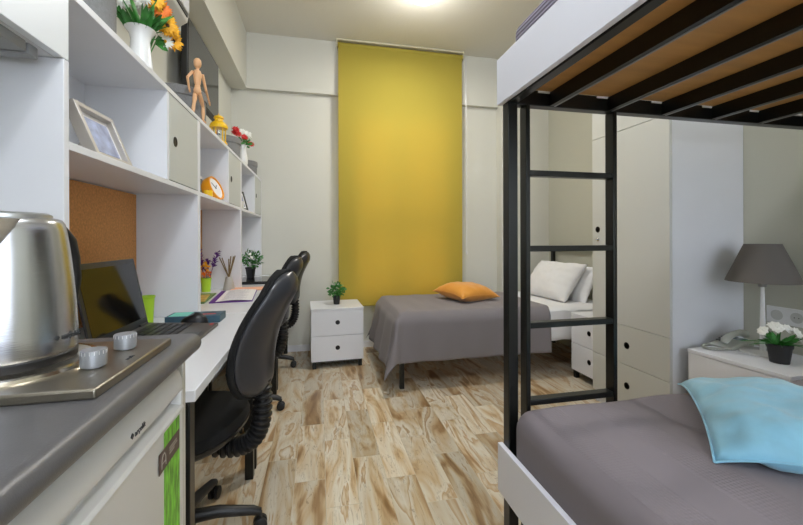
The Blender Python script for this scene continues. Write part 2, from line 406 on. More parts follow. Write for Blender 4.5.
# ---------------------------------------------------------------- desks
dn = ['white desk under the open laptop', 'white desk under the open notebook', 'white desk in the corner below the leafy plant']
for i in range(3):
    y0, y1 = YU[i]+.004, YU[i+1]-.006
    t = thing('desk', dn[i], 'desk', (-.54, (y0+y1)/2, 0), 'white desks along the left wall')
    box(XL+.003, -.28, y0, y1, .722, .7495).build('desktop', whitegloss, t, bevel=.002)
    for yy in (y0+.035, y1-.035):
        for xx in (-.315, -.76):
            box(xx-.018, xx+.018, yy-.018, yy+.018, 0, .722).build('leg', black, t, bevel=.002)
        box(-.742, -.333, yy-.012, yy+.012, .685, .722).build('crossbar', black, t)

# ---------------------------------------------------------------- kitchenette
CY0, CY1 = -.75, .87
t = thing('worktop', 'dark grey worktop with rounded edge under the kettle', 'worktop', (-.52, 0, .86))
prof = [(XL+.002, .861), (-.262, .861)] + [(-.262+.018*math.sin(a), .880-.019*math.cos(a)) for a in [PI*k/10 for k in range(1, 10)]] + [(-.262, .8995), (XL+.002, .8995)]
MB().prism(prof, CY0, CY1, 'Y').build('worktop_slab', counterm, t, bevel=.002)
t = thing('fridge_cabinet', 'light grey open cabinet surrounding the small fridge', 'cabinet', (-.54, .3, 0))
box(XL+.004, -.275, .852, .868, 0, .860).build('side_panel', mat('greige_panel', (196, 193, 182), .5), t, bevel=.001)
box(XL+.004, -.275, -.75, -.734, 0, .860).build('side_panel', MATS['greige_panel'], t)
box(XL+.004, XL+.012, -.734, .852, 0, .860).build('back_panel', MATS['greige_panel'], t)
# fridge
t = thing('mini_fridge', 'white mini fridge with a green grass sticker on the door', 'fridge', (-.54, .55, 0))
fm = mat('fridge_enamel', (216, 216, 214), .32)
box(-.78, -.315, .30, .838, .02, .845).build('fridge_body', fm, t, bevel=.006)
prof = [(-.312, .05), (-.272, .05), (-.270, .06), (-.270, .752), (-.267, .762), (-.270, .768), (-.290, .772), (-.292, .789), (-.272, .794), (-.270, .800), (-.271, .818), (-.276, .832), (-.285, .842), (-.300, .846), (-.312, .846)]
dr = MB().prism(prof, .30, .836, 'Y').build('door', fm, t, bevel=.0015)
box(-.291, -.269, .826, .836, .766, .796).build('handle_end', fm, dr, bevel=.002)
text('arçelik', .013, mat('ink', (50, 52, 58), .5), dr, frame_matrix((-.2695, .634, .8035), (0, 1, 0), (0, 0, 1)))
b = MB(); b.prism([(.622, .808), (.6265, .8125), (.631, .808), (.6265, .8035)], -.2705, -.2692, 'X'); b.build('logo_mark', MATS['ink'], dr)
for yc in (.25,): pass
st = box(-.2702, -.2690, .742, .815, .15, .758).build('grass_sticker', grassp, dr)
lb = box(-.2690, -.2683, .717, .812, .692, .728).build('energy_label', brownl, dr)
b = MB(); pale = mat('pale_print', (178, 170, 160), .6)
b.tube([(-.2680, .727, .698), (-.2680, .728, .714), (-.2680, .733, .721), (-.2680, .739, .721), (-.2680, .744, .714), (-.2680, .745, .698)], .0007, 6)
b.tube([(-.2680, .729, .706), (-.2680, .743, .706)], .0006, 6)
b.build('emblem', pale, lb)
b = MB()
for z0, ya, yb in ((.7155, .762, .797), (.7105, .762, .800), (.7055, .762, .786)): b.box(-.2684, -.2681, ya, yb, z0, z0+.0022)
b.build('small_print', pale, lb)
# cooktop
t = thing('cooktop', 'steel built-in electric cooktop with two knobs under the kettle', 'hob', (-.5, .66, .90))
box(-.745, -.272, .538, .784, .8997, .9130).build('steel_plate', hobsteel, t, bevel=.003, seg=3)
KX, KY = -.447, .662
for cx, rr in ((KX, .100), (-.655, .08)):
    MB().lathe([(rr+.008, .913), (rr+.006, .9175), (rr-.002, .9185), (rr-.005, .916), (rr-.008, .9145), (.001, .9145)], (cx, KY, 0), 48, cap0=False).build('hotplate_ring', mat('ring_steel', (204, 194, 178), .2, metal=1), t)
for ky in (.632, .724):
    k = MB().lathe([(.0125, .9132), (.0125, .9150), (.0160, .9152), (.0160, .9375), (.0152, .9385), (.001, .9386)], (-.322, ky, 0), 36).build('knob', silver, t)
    bb = MB()
    for q in range(18):
        a = 2*PI*q/18; bb.obox((-.322+.0160*math.cos(a), ky+.0160*math.sin(a), .935), (.0005, .0008, .005), Matrix.Rotation(a, 3, 'Z'))
    bb.build('tick_marks', paper, k)
text('arçelik', .0085, mat('ink', (50, 52, 58), .5), t, frame_matrix((-.288, .655, .9132), (0, 1, 0), (-1, 0, 0)))
# kettle
t = thing('electric_kettle', 'brushed steel electric kettle with black handle on the cooktop', 'kettle', (KX, KY, .919))
body = [(.0775, .932), (.0795, .940), (.0793, .965), (.0775, 1.000), (.0745, 1.040), (.0705, 1.080), (.0665, 1.110), (.0640, 1.122), (.0600, 1.128), (.055, 1.130)]
kb = MB().lathe(body, (KX, KY, 0), 64).build('kettle_body', steel, t)
MB().lathe([(.070, .9187), (.079, .9195), (.0795, .930), (.0775, .9318)], (KX, KY, 0), 48).build('kettle_base', blackp, t)
MB().lathe([(.050, 1.1295), (.0495, 1.135), (.044, 1.138), (.001, 1.1385)], (KX, KY, 0), 40).build('lid', mat('satin_steel', (190, 190, 188), .35, metal=.9), t)
# spout towards the camera left
sd = Vector((-.05, -1, 0)).normalized(); sp = Vector((-sd.y, sd.x, 0)); cc = Vector((KX, KY, 0))
rs = []
for k in range(9):
    q = k/8; z = 1.035 + .092*q; rad = .0755 - .013*q*q
    outr = rad - .003 + .034*q**1.2; wd = .006 + .048*q
    rs.append([cc + sd*(rad-.012) + sp*wd*1.0 + Vector((0,0,z)), cc + sd*(outr*.55+rad*.45) + sp*wd*.62 + Vector((0,0,z)), cc + sd*outr + Vector((0,0,z)), cc + sd*(outr*.55+rad*.45) - sp*wd*.62 + Vector((0,0,z)), cc + sd*(rad-.012) - sp*wd + Vector((0,0,z))])
MB().rings(rs, True).build('spout', steel, t)
hd = Vector((.25, .97, 0)).normalized()
hp = [cc + hd*r + Vector((0,0,z)) for r, z in ((.060, 1.115), (.085, 1.112), (.100, 1.095), (.108, 1.065), (.110, 1.03), (.104, .995), (.092, .975), (.076, .968))]
MB().tube(hp, [.009, .010, .010, .009, .009, .009, .009, .009], 12).build('handle', blackp, t)
b = MB()
def on_kettle(ang, z): return (KX + math.cos(ang)*.0794, KY + math.sin(ang)*.0794, z)
la = math.atan2(-.20, .98)
text('arçelik', .0115, darkgrey, t, frame_matrix((KX+.0802*math.cos(la-.0), KY+.0802*math.sin(la), .952), (-math.sin(la), math.cos(la), 0), (0,0,1)), extrude=.0009)
q0 = Vector((KX+.0800*math.cos(la-.10), KY+.0800*math.sin(la-.10), .956)); tx = Vector((-math.sin(la), math.cos(la), 0))
b.obox(q0, (.0016, .005, .005), Matrix((tx.cross(Vector((0,0,1))), tx, Vector((0,0,1)))).transposed() @ Matrix.Rotation(PI/4, 3, 'X'))
b.build('logo_mark', darkgrey, t)
# overhead cabinet and hood
t = thing('wall_cabinet', 'plain white overhead cabinet above the kettle', 'cabinet', (-.66, .1, 1.49))
box(HX0, -.556, -.75, .962, 1.4885, 2.12).build('cabinet_body', white, t, bevel=.001)
box(-.554, -.536, .452, .962, 1.4885, 2.12).build('door', mat('white_door', (232, 236, 240), .3), t, bevel=.001)
box(-.554, -.536, -.75, .448, 1.4885, 2.12).build('door', MATS['white_door'], t, bevel=.001)
t = thing('cooker_hood', 'thin grey cooker hood filter under the white overhead cabinet', 'hood', (-.66, .6, 1.47))
box(-.79, -.562, .40, .880, 1.468, 1.489).build('filter_panel', feltm, t, bevel=.002)
box(-.79, -.562, .886, .912, 1.466, 1.489).build('end_trim', mat('trim_grey', (150, 152, 154), .4), t, bevel=.002)

# ---------------------------------------------------------------- air conditioner, television
t = thing('air_conditioner', 'white wall air conditioner at the top left above the flowers', 'air conditioner', (-.72, 1.5, 2.08))
prof = [(XL+.002, 2.40), (XL+.002, 2.12), (-.76, 2.10), (-.70, 2.085), (-.64, 2.09), (-.605, 2.115), (-.60, 2.14), (-.60, 2.36), (-.62, 2.40)]
MB().prism(prof, 1.12, 1.95, 'Y').build('casing', mat('ac_white', (214, 213, 208), .35), t, bevel=.004)
box(-.601, -.594, 1.13, 1.94, 2.150, 2.36).build('front_panel', whitegloss, t, bevel=.003)
box(-.602, -.597, 1.14, 1.93, 2.130, 2.146).build('air_slot', blackp, t)
t = thing('television', 'flat black television mounted on the left wall behind the mannequin', 'television', (-.74, 2.6, 2.1))
box(-.745, -.712, 2.29, 2.95, 1.93, 2.345).build('casing', blackp, t, bevel=.004)
box(-.713, -.709, 2.302, 2.938, 1.945, 2.333).build('screen', tvm, t)
box(XL+.001, -.745, 2.5, 2.72, 2.03, 2.25).build('wall_bracket', blackp, t)

# ---------------------------------------------------------------- foliage helpers
def leafq(b, base, d, upv, L, W, bend=.25):
    d = d.normalized(); s = d.cross(upv)
    if s.length < 1e-3: s = Vector((1,0,0))
    s.normalize(); n = s.cross(d)
    rs = []
    for k, wd in ((0, .15), (.35, 1.0), (.7, .8), (1.0, .05)):
        c = base + d*L*k - n*(-bend)*L*k*k*-1
        rs.append([c - s*W*.5*wd, c + n*W*.12, c + s*W*.5*wd])
    V = [[b.bm.verts.new(p) for p in r] for r in rs]
    for a, c in zip(V[:-1], V[1:]):
        for j in range(2): b._f([a[j], a[j+1], c[j+1], c[j]], True)
def rdir(zmin=-1):
    while True:
        v = Vector((random.uniform(-1,1), random.uniform(-1,1), random.uniform(zmin,1)))
        if .1 < v.length < 1: return v.normalized()
def bush(b, c, r, n, L, W, sz=1.0, zmin=-.3):
    c = Vector(c)
    for _ in range(n):
        d = rdir(zmin); p = c + Vector((d.x*r, d.y*r, d.z*r*sz)) * random.uniform(.35, 1)
        dd = (d + rdir()*.7).normalized(); leafq(b, p, dd, rdir(), L*random.uniform(.7, 1.2), W*random.uniform(.7, 1.1))
def petals(b, c, nrm, r, n, W, cup=.2):
    c = Vector(c); nrm = Vector(nrm).normalized(); ref = Vector((0,0,1)) if abs(nrm.z) < .9 else Vector((1,0,0))
    u = nrm.cross(ref).normalized(); v = nrm.cross(u)
    for k in range(n):
        a = 2*PI*k/n + random.uniform(-.1, .1); d = (u*math.cos(a) + v*math.sin(a) + nrm*cup).normalized()
        leafq(b, c, d, nrm, r*random.uniform(.85, 1.1), W)
def ball(b, c, r, seg=10):
    b.lathe([(max(.0005, r*math.sin(PI*k/6)), -r*math.cos(PI*k/6)) for k in range(7)], c, seg)
def pot(t, c, r0, r1, h, name='pot', m=potb):
    x, y, z = c
    MB().lathe([(r0, z), (r1*.97, z+h*.82), (r1*1.06, z+h*.83), (r1*1.06, z+h), (r1*.92, z+h), (r1*.9, z+h*.85), (.001, z+h*.85)], (x, y, 0), 24).build(name, m, t)

# ---------------------------------------------------------------- things on the hutch tops
TZ = 1.6522
def hatbox(x, y, r, h, label):
    t = thing('storage_box', label, 'box', (x, y, TZ), 'round grey felt boxes on the hutches')
    MB().lathe([(r-.006, TZ), (r-.006, TZ+h)], (x, y, 0), 40).build('box_body', greybox, t)
    MB().lathe([(r, TZ+h-.035), (r, TZ+h+.004), (r-.004, TZ+h+.007), (.001, TZ+h+.007)], (x, y, 0), 40, cap0=True).build('lid', greybox, t, bevel=.001)
hatbox(-.665, 1.17, .12, .22, 'round grey felt box at the near end beside the white pitcher')
hatbox(-.665, 2.03, .12, .155, 'round grey felt box behind the wooden mannequin')
hatbox(-.665, 2.86, .12, .145, 'round grey felt box behind the vase of red flowers')
hatbox(-.665, 3.60, .12, .125, 'round grey felt box in the corner by the back wall')
# pitcher with flowers
px_, py_ = -.598, 1.452
t = thing('flower_pitcher', 'white enamel pitcher with a flared rim on the near hutch', 'pitcher', (px_, py_, TZ))
MB().lathe([(.038, TZ), (.040, TZ+.004), (.037, TZ+.04), (.031, TZ+.09), (.028, TZ+.125), (.033, TZ+.145), (.044, TZ+.160), (.046, TZ+.163), (.043, TZ+.162), (.028, TZ+.14), (.026, TZ+.12), (.001, TZ+.12)], (px_, py_, 0), 40).build('pitcher_body', ceramic, t)
MB().tube([(px_-r_*.38, py_+r_*.92, TZ+z_) for r_, z_ in ((.03, .15), (.058, .148), (.066, .11), (.052, .06), (.036, .045))], .004, 8).build('handle', ceramic, t)
fz = TZ+.14
t = thing('flower_bouquet', 'bouquet of white daisies and orange yellow gerberas in the white pitcher', 'flowers', (px_, py_, fz))
b = MB()
heads = [((-.03, -.07, .085), 'w'), ((-.05, -.02, .11), 'w'), ((.03, -.055, .11), 'w'), ((.045, .085, .03), 'w'), ((.0, .02, .13), 'w')]
ors = [((.045, .045, .125), 'o'), ((.05, .075, .105), 'y'), ((.055, .105, .085), 'y'), ((.055, .13, .055), 'y'), ((.035, .02, .14), 'y'), ((.06, .06, .075), 'y')]
for (dx, dy, dz), k in heads + ors: b.tube([(px_+dx*.15, py_+dy*.15, fz-.08), (px_+dx*.5, py_+dy*.5, fz+dz*.5), (px_+dx, py_+dy, fz+dz)], .0022, 6)
b.build('stems', leafm, t)
b = MB()
for k in range(34):
    a = random.uniform(0, 2*PI); base = Vector((px_+.022*math.cos(a), py_+.022*math.sin(a), fz+.005))
    leafq(b, base, Vector((math.cos(a)*.6, math.sin(a)*.8, 1)), rdir(), random.uniform(.06, .12), .024)
for k in range(9): leafq(b, Vector((px_+.03, py_+.05, fz+.02)), Vector((.3, 1, random.uniform(-.5, .5))), rdir(), .05, .03)
b.build('leaves', leafm, t)
for (dx, dy, dz), k in heads:
    c = Vector((px_+dx, py_+dy, fz+dz)); n = Vector((.35, -.8, -.1)); b = MB(); petals(b, c, n, .032, 18, .008); petals(b, c + n.normalized()*.004, n, .022, 14, .007, .5); h = b.build('daisy_head', petalw, t)
    b = MB(); ball(b, c + n.normalized()*.006, .006); b.build('flower_centre', petaly, h)
for (dx, dy, dz), k in ors:
    c = Vector((px_+dx, py_+dy, fz+dz)); n = Vector((.55, -.75, .05)); b = MB(); petals(b, c, n, .036, 24, .013); petals(b, c + n.normalized()*.004, n, .034, 20, .012, .5); h = b.build('gerbera_head', petalo if k == 'o' else petaly, t)
    b = MB(); ball(b, c + n.normalized()*.005, .008); b.build('flower_centre', mat('dark_centre', (70, 40, 20), .8), h)
# mannequin
mx, my = -.548, 1.900
t = thing('wooden_mannequin', 'small jointed wooden mannequin striding on the hutch top', 'mannequin', (mx, my, TZ))
def pt(dy, z, dx=0): return (mx+dx, my+dy, TZ+z)
def limb(name, pts, r, par=None): return MB().tube(pts, r, 12).build(name, wood, par or t)
MB().lathe([(.001, 0), (.010, .003), (.015, .012), (.017, .025), (.015, .037), (.009, .045), (.001, .047)], pt(.0, .232), 16).build('head', wood, t)
limb('neck', [pt(0, .218), pt(0, .236)], .007)
MB().lathe([(.012, 0), (.017, .01), (.021, .035), (.024, .055), (.019, .068), (.006, .075)], pt(-.002, .150), 18, sx=.75).build('torso', wood, t)
ball_ = MB(); ball(ball_, pt(-.002, .146), .013, 14); ball_.build('waist', wood, t)
MB().lathe([(.008, 0), (.018, .008), (.020, .022), (.015, .034)], pt(-.002, .108), 18, sx=.8).build('pelvis', wood, t)
for s, kn, ft in ((-1, (-.022, .062), (-.040, .010)), (1, (.050, .070), (.052, .012))):
    dx = .009*s
    lg = limb('leg', [pt(-.003, .114, dx), pt(kn[0]*.5, (.114+kn[1])/2, dx), pt(kn[0], kn[1], dx)], [.009, .010, .007])
    limb('shin', [pt(kn[0], kn[1], dx), pt((kn[0]+ft[0])/2, (kn[1]+ft[1])/2, dx), pt(ft[0], ft[1], dx)], [.007, .008, .005], lg)
    limb('foot', [pt(ft[0]-.006, .006, dx), pt(ft[0]+.010, .006, dx), pt(ft[0]+.026, .0045, dx+.004)], [.0055, .006, .004], lg)
for s, el, ha in ((-1, (-.062, .165), (-.040, .122)), (1, (.045, .150), (.100, .112))):
    dx = .018*s
    ar = limb('arm', [pt(-.01*-s if s>0 else -.012, .210, dx), pt(el[0], el[1], dx*1.3)], [.007, .0055])
    limb('forearm', [pt(el[0], el[1], dx*1.3), pt(ha[0], ha[1], dx*1.3)], [.006, .004], ar)
    limb('hand', [pt(ha[0], ha[1], dx*1.3), pt(ha[0]+.012, ha[1]-.012, dx*1.3)], [.005, .003], ar)
# lantern
lx, ly = -.578, 2.40
t = thing('candle_lantern', 'yellow metal candle lantern on the middle hutch top', 'lantern', (lx, ly, TZ))
MB().lathe([(.045, TZ), (.047, TZ+.006), (.043, TZ+.014), (.036, TZ+.016)], (lx, ly, 0), 32).build('base', yellowm, t)
for k in range(6):
    a = 2*PI*k/6+.3; MB().tube([(lx+.036*math.cos(a), ly+.036*math.sin(a), TZ+.012), (lx+.036*math.cos(a), ly+.036*math.sin(a), TZ+.098)], .0032, 6).build('post', yellowm, t)
MB().lathe([(.031, TZ+.016), (.031, TZ+.096)], (lx, ly, 0), 24, cap0=False, cap1=False).build('glass_sleeve', glassm, t)
MB().lathe([(.018, TZ+.0145), (.018, TZ+.05), (.001, TZ+.052)], (lx, ly, 0), 20).build('candle', petalw, t)
MB().lathe([(.048, TZ+.094), (.051, TZ+.104), (.046, TZ+.118), (.034, TZ+.130), (.024, TZ+.134), (.022, TZ+.150), (.028, TZ+.153), (.026, TZ+.163), (.012, TZ+.171), (.001, TZ+.172)], (lx, ly, 0), 32).build('roof', yellowm, t)
MB().tube([(lx, ly+.012*math.cos(a), TZ+.171+.010*math.sin(a)) for a in [PI*k/8 for k in range(9)]], .0015, 6).build('ring_handle', yellowm, t)
# red flower vase
vx, vy = -.572, 3.06
t = thing('flower_vase', 'narrow white vase standing on the hutch tops near the back wall', 'vase', (vx, vy, TZ))
MB().lathe([(.036, TZ), (.040, TZ+.02), (.040, TZ+.06), (.030, TZ+.105), (.027, TZ+.13), (.034, TZ+.155), (.030, TZ+.155), (.024, TZ+.13), (.001, TZ+.12)], (vx, vy, 0), 30).build('vase_body', ceramic, t)
t = thing('flower_bouquet', 'red and white flowers in the narrow white vase', 'flowers', (vx, vy, TZ+.15))
b = MB(); hs = [(-.03, -.10, .07, 'r'), (-.02, -.055, .075, 'r'), (.02, -.03, .06, 'r'), (.0, -.01, .105, 'w'), (.03, .03, .10, 'w'), (.05, .06, .03, 'r'), (-.02, -.12, .09, 'r')]
for dx, dy, dz, k in hs: b.tube([(vx, vy, TZ+.125), (vx+dx*.5, vy+dy*.4, TZ+.16+dz*.5), (vx+dx, vy+dy, TZ+.15+dz)], .002, 6)
b.build('stems', leafm, t)
b = MB(); bush(b, (vx+.01, vy+.01, TZ+.165), .045, 60, .035, .016); b.build('leaves', leafm, t)
for dx, dy, dz, k in hs:
    c = Vector((vx+dx, vy+dy, TZ+.15+dz)); b = MB(); n = Vector((.3, -.6, .4))
    petals(b, c, n, .040 if k == 'w' else .030, 16, .010); petals(b, c, n, .026, 12, .010, .8)
    b.build('flower_head', petalw if k == 'w' else petalr, t)

# ---------------------------------------------------------------- things on the shelves
SZ = 1.3132
def tilt_frame(name, label, c, W, Hh, depth, ang, rz, m, cat='picture frame', border=.014, pic=None):
    # local: x = width, z = height, front faces -y ; leaning back by ang
    t = thing(name, label, cat, c, rz=rz)
    R = Matrix.Rotation(-ang, 3, 'X')
    def B(x0, x1, y0, y1, z0, z1, mm, nm, par=t, bev=.001):
        b = MB(); b.box(x0, x1, y0, y1, z0, z1); bmesh.ops.transform(b.bm, matrix=R.to_4x4(), verts=b.bm.verts); return b.build(nm, mm, par, local=True, bevel=bev)
    b = MB(); bd = border
    for q in ((-W/2, -W/2+bd, 0, depth, 0, Hh), (W/2-bd, W/2, 0, depth, 0, Hh), (-W/2+bd, W/2-bd, 0, depth, 0, bd), (-W/2+bd, W/2-bd, 0, depth, Hh-bd, Hh)): b.box(*q)
    bmesh.ops.transform(b.bm, matrix=R.to_4x4(), verts=b.bm.verts); b.build('frame_border', m, t, local=True, bevel=.0012)
    mt = B(-W/2+bd, W/2-bd, depth*.55, depth*.9, bd, Hh-bd, paper, 'mount', bev=0)
    B(-W/2+bd+.012, W/2-bd-.012, depth*.5, depth*.56, bd+.014, Hh-bd-.014, pic or mat('frosty_print', (168, 176, 206), .25, vary=.35, vscale=30), 'print', bev=0)
    b = MB(); top = R @ Vector((0, depth, Hh*.7)); b.tube([top, (0, top.y+.05, .002)], .004, 8); b.build('back_stand', m, t, local=True)
    return t
tilt_frame('picture_frame', 'silver photo frame leaning on the near hutch shelf', (-.552, 1.200, SZ+.0005), .175, .155, .028, .38, PI/2-.03, mat('champagne_metal', (196, 190, 182), .3, metal=.6))
tilt_frame('picture_frame', 'thin black photo frame on the corner hutch shelf', (-.560, 3.03, SZ+.0005), .15, .15, .010, .28, PI/2-.35, blackp)
o = box(-.575, -.540, 2.875, 2.955, SZ, SZ+.055).build('white_block', ceramic, bevel=.004); tag(o, 'small white block ornament beside the black photo frame', 'ornament')
# clock
cx_, cy_ = -.590, 2.36
t = thing('alarm_clock', 'round yellow orange desk clock on the middle hutch shelf', 'clock', (cx_, cy_, SZ), rz=0)
nrm = Vector((.93, -.22, .38)).normalized(); R = nrm.to_track_quat('Z', 'Y').to_matrix()
def cl(prof, name, m, par, off=0):
    b = MB(); b.lathe(prof, (0,0,0), 36); Mx = Matrix.Translation(Vector((cx_, cy_, SZ+.074))) @ R.to_4x4(); bmesh.ops.transform(b.bm, matrix=Mx, verts=b.bm.verts); return b.build(name, m, par)
cl([(.055, -.05), (.069, -.03), (.072, .0), (.071, .012), (.064, .013), (.062, .004), (.001, .004)], 'clock_case', orangem, t)
cl([(.061, .0045), (.061, .0052), (.001, .0052)], 'dial', paper, t)
b = MB(); b.box(-.002, .002, -.006, .042, .0056, .0070); b.box(-.006, .028, -.0025, .0025, .0056, .0068); bmesh.ops.transform(b.bm, matrix=Matrix.Translation(Vector((cx_, cy_, SZ+.074))) @ (R @ Matrix.Rotation(.8, 3, 'Z')).to_4x4(), verts=b.bm.verts); b.build('clock_hands', blackp, t)
for s in (-1, 1): MB().lathe([(.012, SZ), (.010, SZ+.012)], (cx_-.01+.02*s, cy_+.025*s, 0), 12).build('foot', orangem, t)
t = thing('glass_jar', 'clear glass jar with lid behind the yellow clock', 'jar', (-.70, 2.36, SZ))
MB().lathe([(.045, SZ), (.048, SZ+.01), (.048, SZ+.11), (.040, SZ+.125), (.037, SZ+.125), (.045, SZ+.108), (.045, SZ+.012), (.001, SZ+.008)], (-.70, 2.36, 0), 28).build('jar_body', glassm, t)
MB().lathe([(.042, SZ+.1255), (.042, SZ+.140), (.001, SZ+.142)], (-.70, 2.36, 0), 28).build('lid', ceramic, t)
t = thing('yellow_candle', 'short yellow candle on the shelf beside the clock', 'candle', (-.60, 2.24, SZ))
MB().lathe([(.022, SZ), (.022, SZ+.045), (.001, SZ+.043)], (-.590, 2.225, 0), 20).build('wax', yellowm, t)
MB().tube([(-.590, 2.225, SZ+.043), (-.590, 2.225, SZ+.052)], .001, 6).build('wick', blackp, t)

# ---------------------------------------------------------------- things on the desks
DZ = .7497
# laptop
t = thing('laptop', 'open dark laptop with glossy screen on the near desk', 'laptop', (-.55, 1.5, DZ))
hA, hB = Vector((-.660, 1.285, 0)), Vector((-.655, 1.655, 0))
fA, fB = Vector((-.400, 1.255, 0)), Vector((-.395, 1.625, 0))
b = MB(); b.rings([[(p.x, p.y, DZ+.001) for p in (hA, fA, fB, hB)], [(p.x, p.y, DZ+zz) for p, zz in ((hA, .020), (fA, .012), (fB, .012), (hB, .020))]], smooth=False)
lb = b.build('laptop_base', mat('laptop_deck', (84, 80, 76), .35, metal=.3), t, bevel=.002)
kb = MB(); ex = (fA - hA)/1.0; ey = (hB - hA)
for r in range(6):
    for c_ in range(15):
        u0 = .10 + r*.095; v0 = .05 + c_*.06
        p = hA + ex*(u0+.04) + ey*(v0+.027); zt = DZ + .0195 - .008*(u0+.04)
        kb.obox((p.x, p.y, zt+.0015), (.021, .019, .003), Matrix.Identity(3))
kk = kb.build('keyboard', blackp, lb, bevel=.0006)
p = hA + ex*.83 + ey*.45; MB().obox((p.x, p.y, DZ+.0140), (.058, .10, .0006), Matrix.Identity(3)).build('touchpad', darkgrey, lb)
p = hA + ex*.93 + ey*.93; MB().obox((p.x, p.y, DZ+.0136), (.012, .03, .0006), Matrix.Identity(3)).build('red_sticker', mat('sticker_red', (196, 60, 60), .5), lb)
# lid: from hinge up, leaning back
lt = Vector((-.052, 0, .258))
lid = MB(); nn = Vector((1, 0, .14)).normalized()
def L4(u0, u1, v0, v1, o0, o1):
    P = []
    for o_ in (o0, o1):
        for u, v in ((u0, v0), (u1, v0), (u1, v1), (u0, v1)):
            q = hA + ey*u + lt*v + Vector((0, 0, DZ+.014)) + nn*o_; P.append(q)
    return P[:4], P[4:]
sw = Vector((0, 0, 0))
a_, b_ = L4(0, 1, 0, 1, -.008, .0); lid.rings([a_, b_], smooth=False); ld = lid.build('laptop_lid', mat('laptop_shell', (34, 37, 42), .3), t, bevel=.002)
a_, b_ = L4(.045, .955, .12, .93, .0002, .0010); MB().rings([a_, b_], smooth=False).build('screen', screenm, ld)
a_, b_ = L4(.46, .54, .955, .975, .0002, .0010); MB().rings([a_, b_], smooth=False).build('camera_strip', darkgrey, ld)
for u in (.12, .88):
    q = hA + ey*u; MB().tube([(q.x, q.y-.03, DZ+.020), (q.x, q.y+.03, DZ+.020)], .006, 10).build('hinge', blackp, t)
# pencil cups
def mesh_cup(x, y, label, hc):
    t = thing('pencil_cup', label, 'cup', (x, y, DZ), 'lime green mesh cups')
    MB().lathe([(.026, DZ), (.031, DZ+hc), (.0295, DZ+hc), (.025, DZ+.004), (.001, DZ+.004)], (x, y, 0), 28).build('cup_body', limem, t)
    MB().lathe([(.0315, DZ+hc-.004), (.034, DZ+hc), (.034, DZ+hc+.005), (.0315, DZ+hc+.005)], (x, y, 0), 28, cap0=False, cap1=False).build('rim', limem, t)
    return t
mesh_cup(-.690, 1.715, 'lime green mesh cup behind the open laptop', .110)
mesh_cup(-.725, 2.68, 'lime green mesh cup holding purple feathers', .085)
for k, (dx, dy, ht, cm) in enumerate(((.012, -.008, .165, 'steel_pen'), (.016, .010, .150, 'black_pen'), (-.012, .012, .155, 'brown_pen'))):
    o = MB().tube([(-.725+dx*.4, 2.68+dy*.4, DZ+.006), (-.725+dx*1.6, 2.68+dy*1.8, DZ+ht-.03)], .0035, 8).build('pen', (silver, blackp, wood)[k]); tag(o, ('silver', 'black', 'wooden')[k] + ' pen standing in the lime cup with the feathers', 'pen', 'pens in the lime cup')
t = thing('feather_flowers', 'purple feather stems with yellow and orange blooms in the lime cup', 'flowers', (-.725, 2.68, DZ+.05))
for dx, dy, z0, z1 in ((-.03, -.03, .12, .20), (.045, .03, .16, .215), (-.01, .035, .11, .165), (-.05, .02, .13, .225)):
    b = MB(); a = Vector((-.725, 2.68, DZ+.02)); e_ = Vector((-.715+dx*1.2, 2.68+dy, DZ+z1*1.2)); b.tube([a, a.lerp(e_, .5), e_], .0018, 6)
    for k in range(46):
        q = a.lerp(e_, random.uniform(.55, 1)); leafq(b, q, (e_-a).normalized()*.7 + rdir()*.6, rdir(), .026, .010)
    b.build('feather', petalv, t)
b = MB(); bush(b, (-.735, 2.665, DZ+.155), .030, 60, .020, .012); b.build('yellow_bloom', petaly, t)
b = MB(); bush(b, (-.715, 2.665, DZ+.110), .024, 40, .018, .012); b.build('orange_bloom', petalo, t)
b = MB(); b.tube([(-.695, 1.712, DZ+.006), (-.700, 1.695, DZ+.135)], .004, 8); o = b.build('pen', mat('blue_pen', (50, 70, 190), .4)); tag(o, 'blue pen standing in the lime cup behind the laptop', 'pen')
# teal box and mouse
t = thing('card_box', 'flat dark teal and mint game box lying on the desk', 'box', (-.50, 1.73, DZ), rz=0)
box(-.612, -.405, 1.690, 1.792, DZ, DZ+.030).build('carton', mat('teal_carton', (58, 88, 104), .5, vary=.3, vscale=30), t, bevel=.001)
box(-.602, -.53, 1.700, 1.785, DZ+.030, DZ+.0306).build('mint_panel', mat('mint_print', (110, 200, 180), .5), t)
box(-.50, -.43, 1.72, 1.735, DZ+.030, DZ+.0306).build('red_stripe', mat('red_print', (214, 70, 66), .5), t)
box(-.50, -.45, 1.6893, 1.690, DZ+.008, DZ+.014).build('red_stripe', MATS['red_print'], t)
t = thing('computer_mouse', 'black computer mouse beside the laptop in front of the teal box', 'mouse', (-.49, 1.66, DZ))
def mouse_fn(u, v):
    a = 2*PI*u; q = PI/2*v; r = math.cos(q); return (-.495+.052*math.cos(a)*r, 1.665+.028*math.sin(a)*r, DZ+.001+.044*math.sin(q)**.8*(1+.12*math.cos(a)))
MB().grid(mouse_fn, 28, 8).build('mouse_body', blackp, t, weld=True)
MB().lathe([(.006, -.003), (.006, .003)], (-.465, 1.665, DZ+.030), 14, axis='Y').build('scroll_wheel', darkgrey, t)
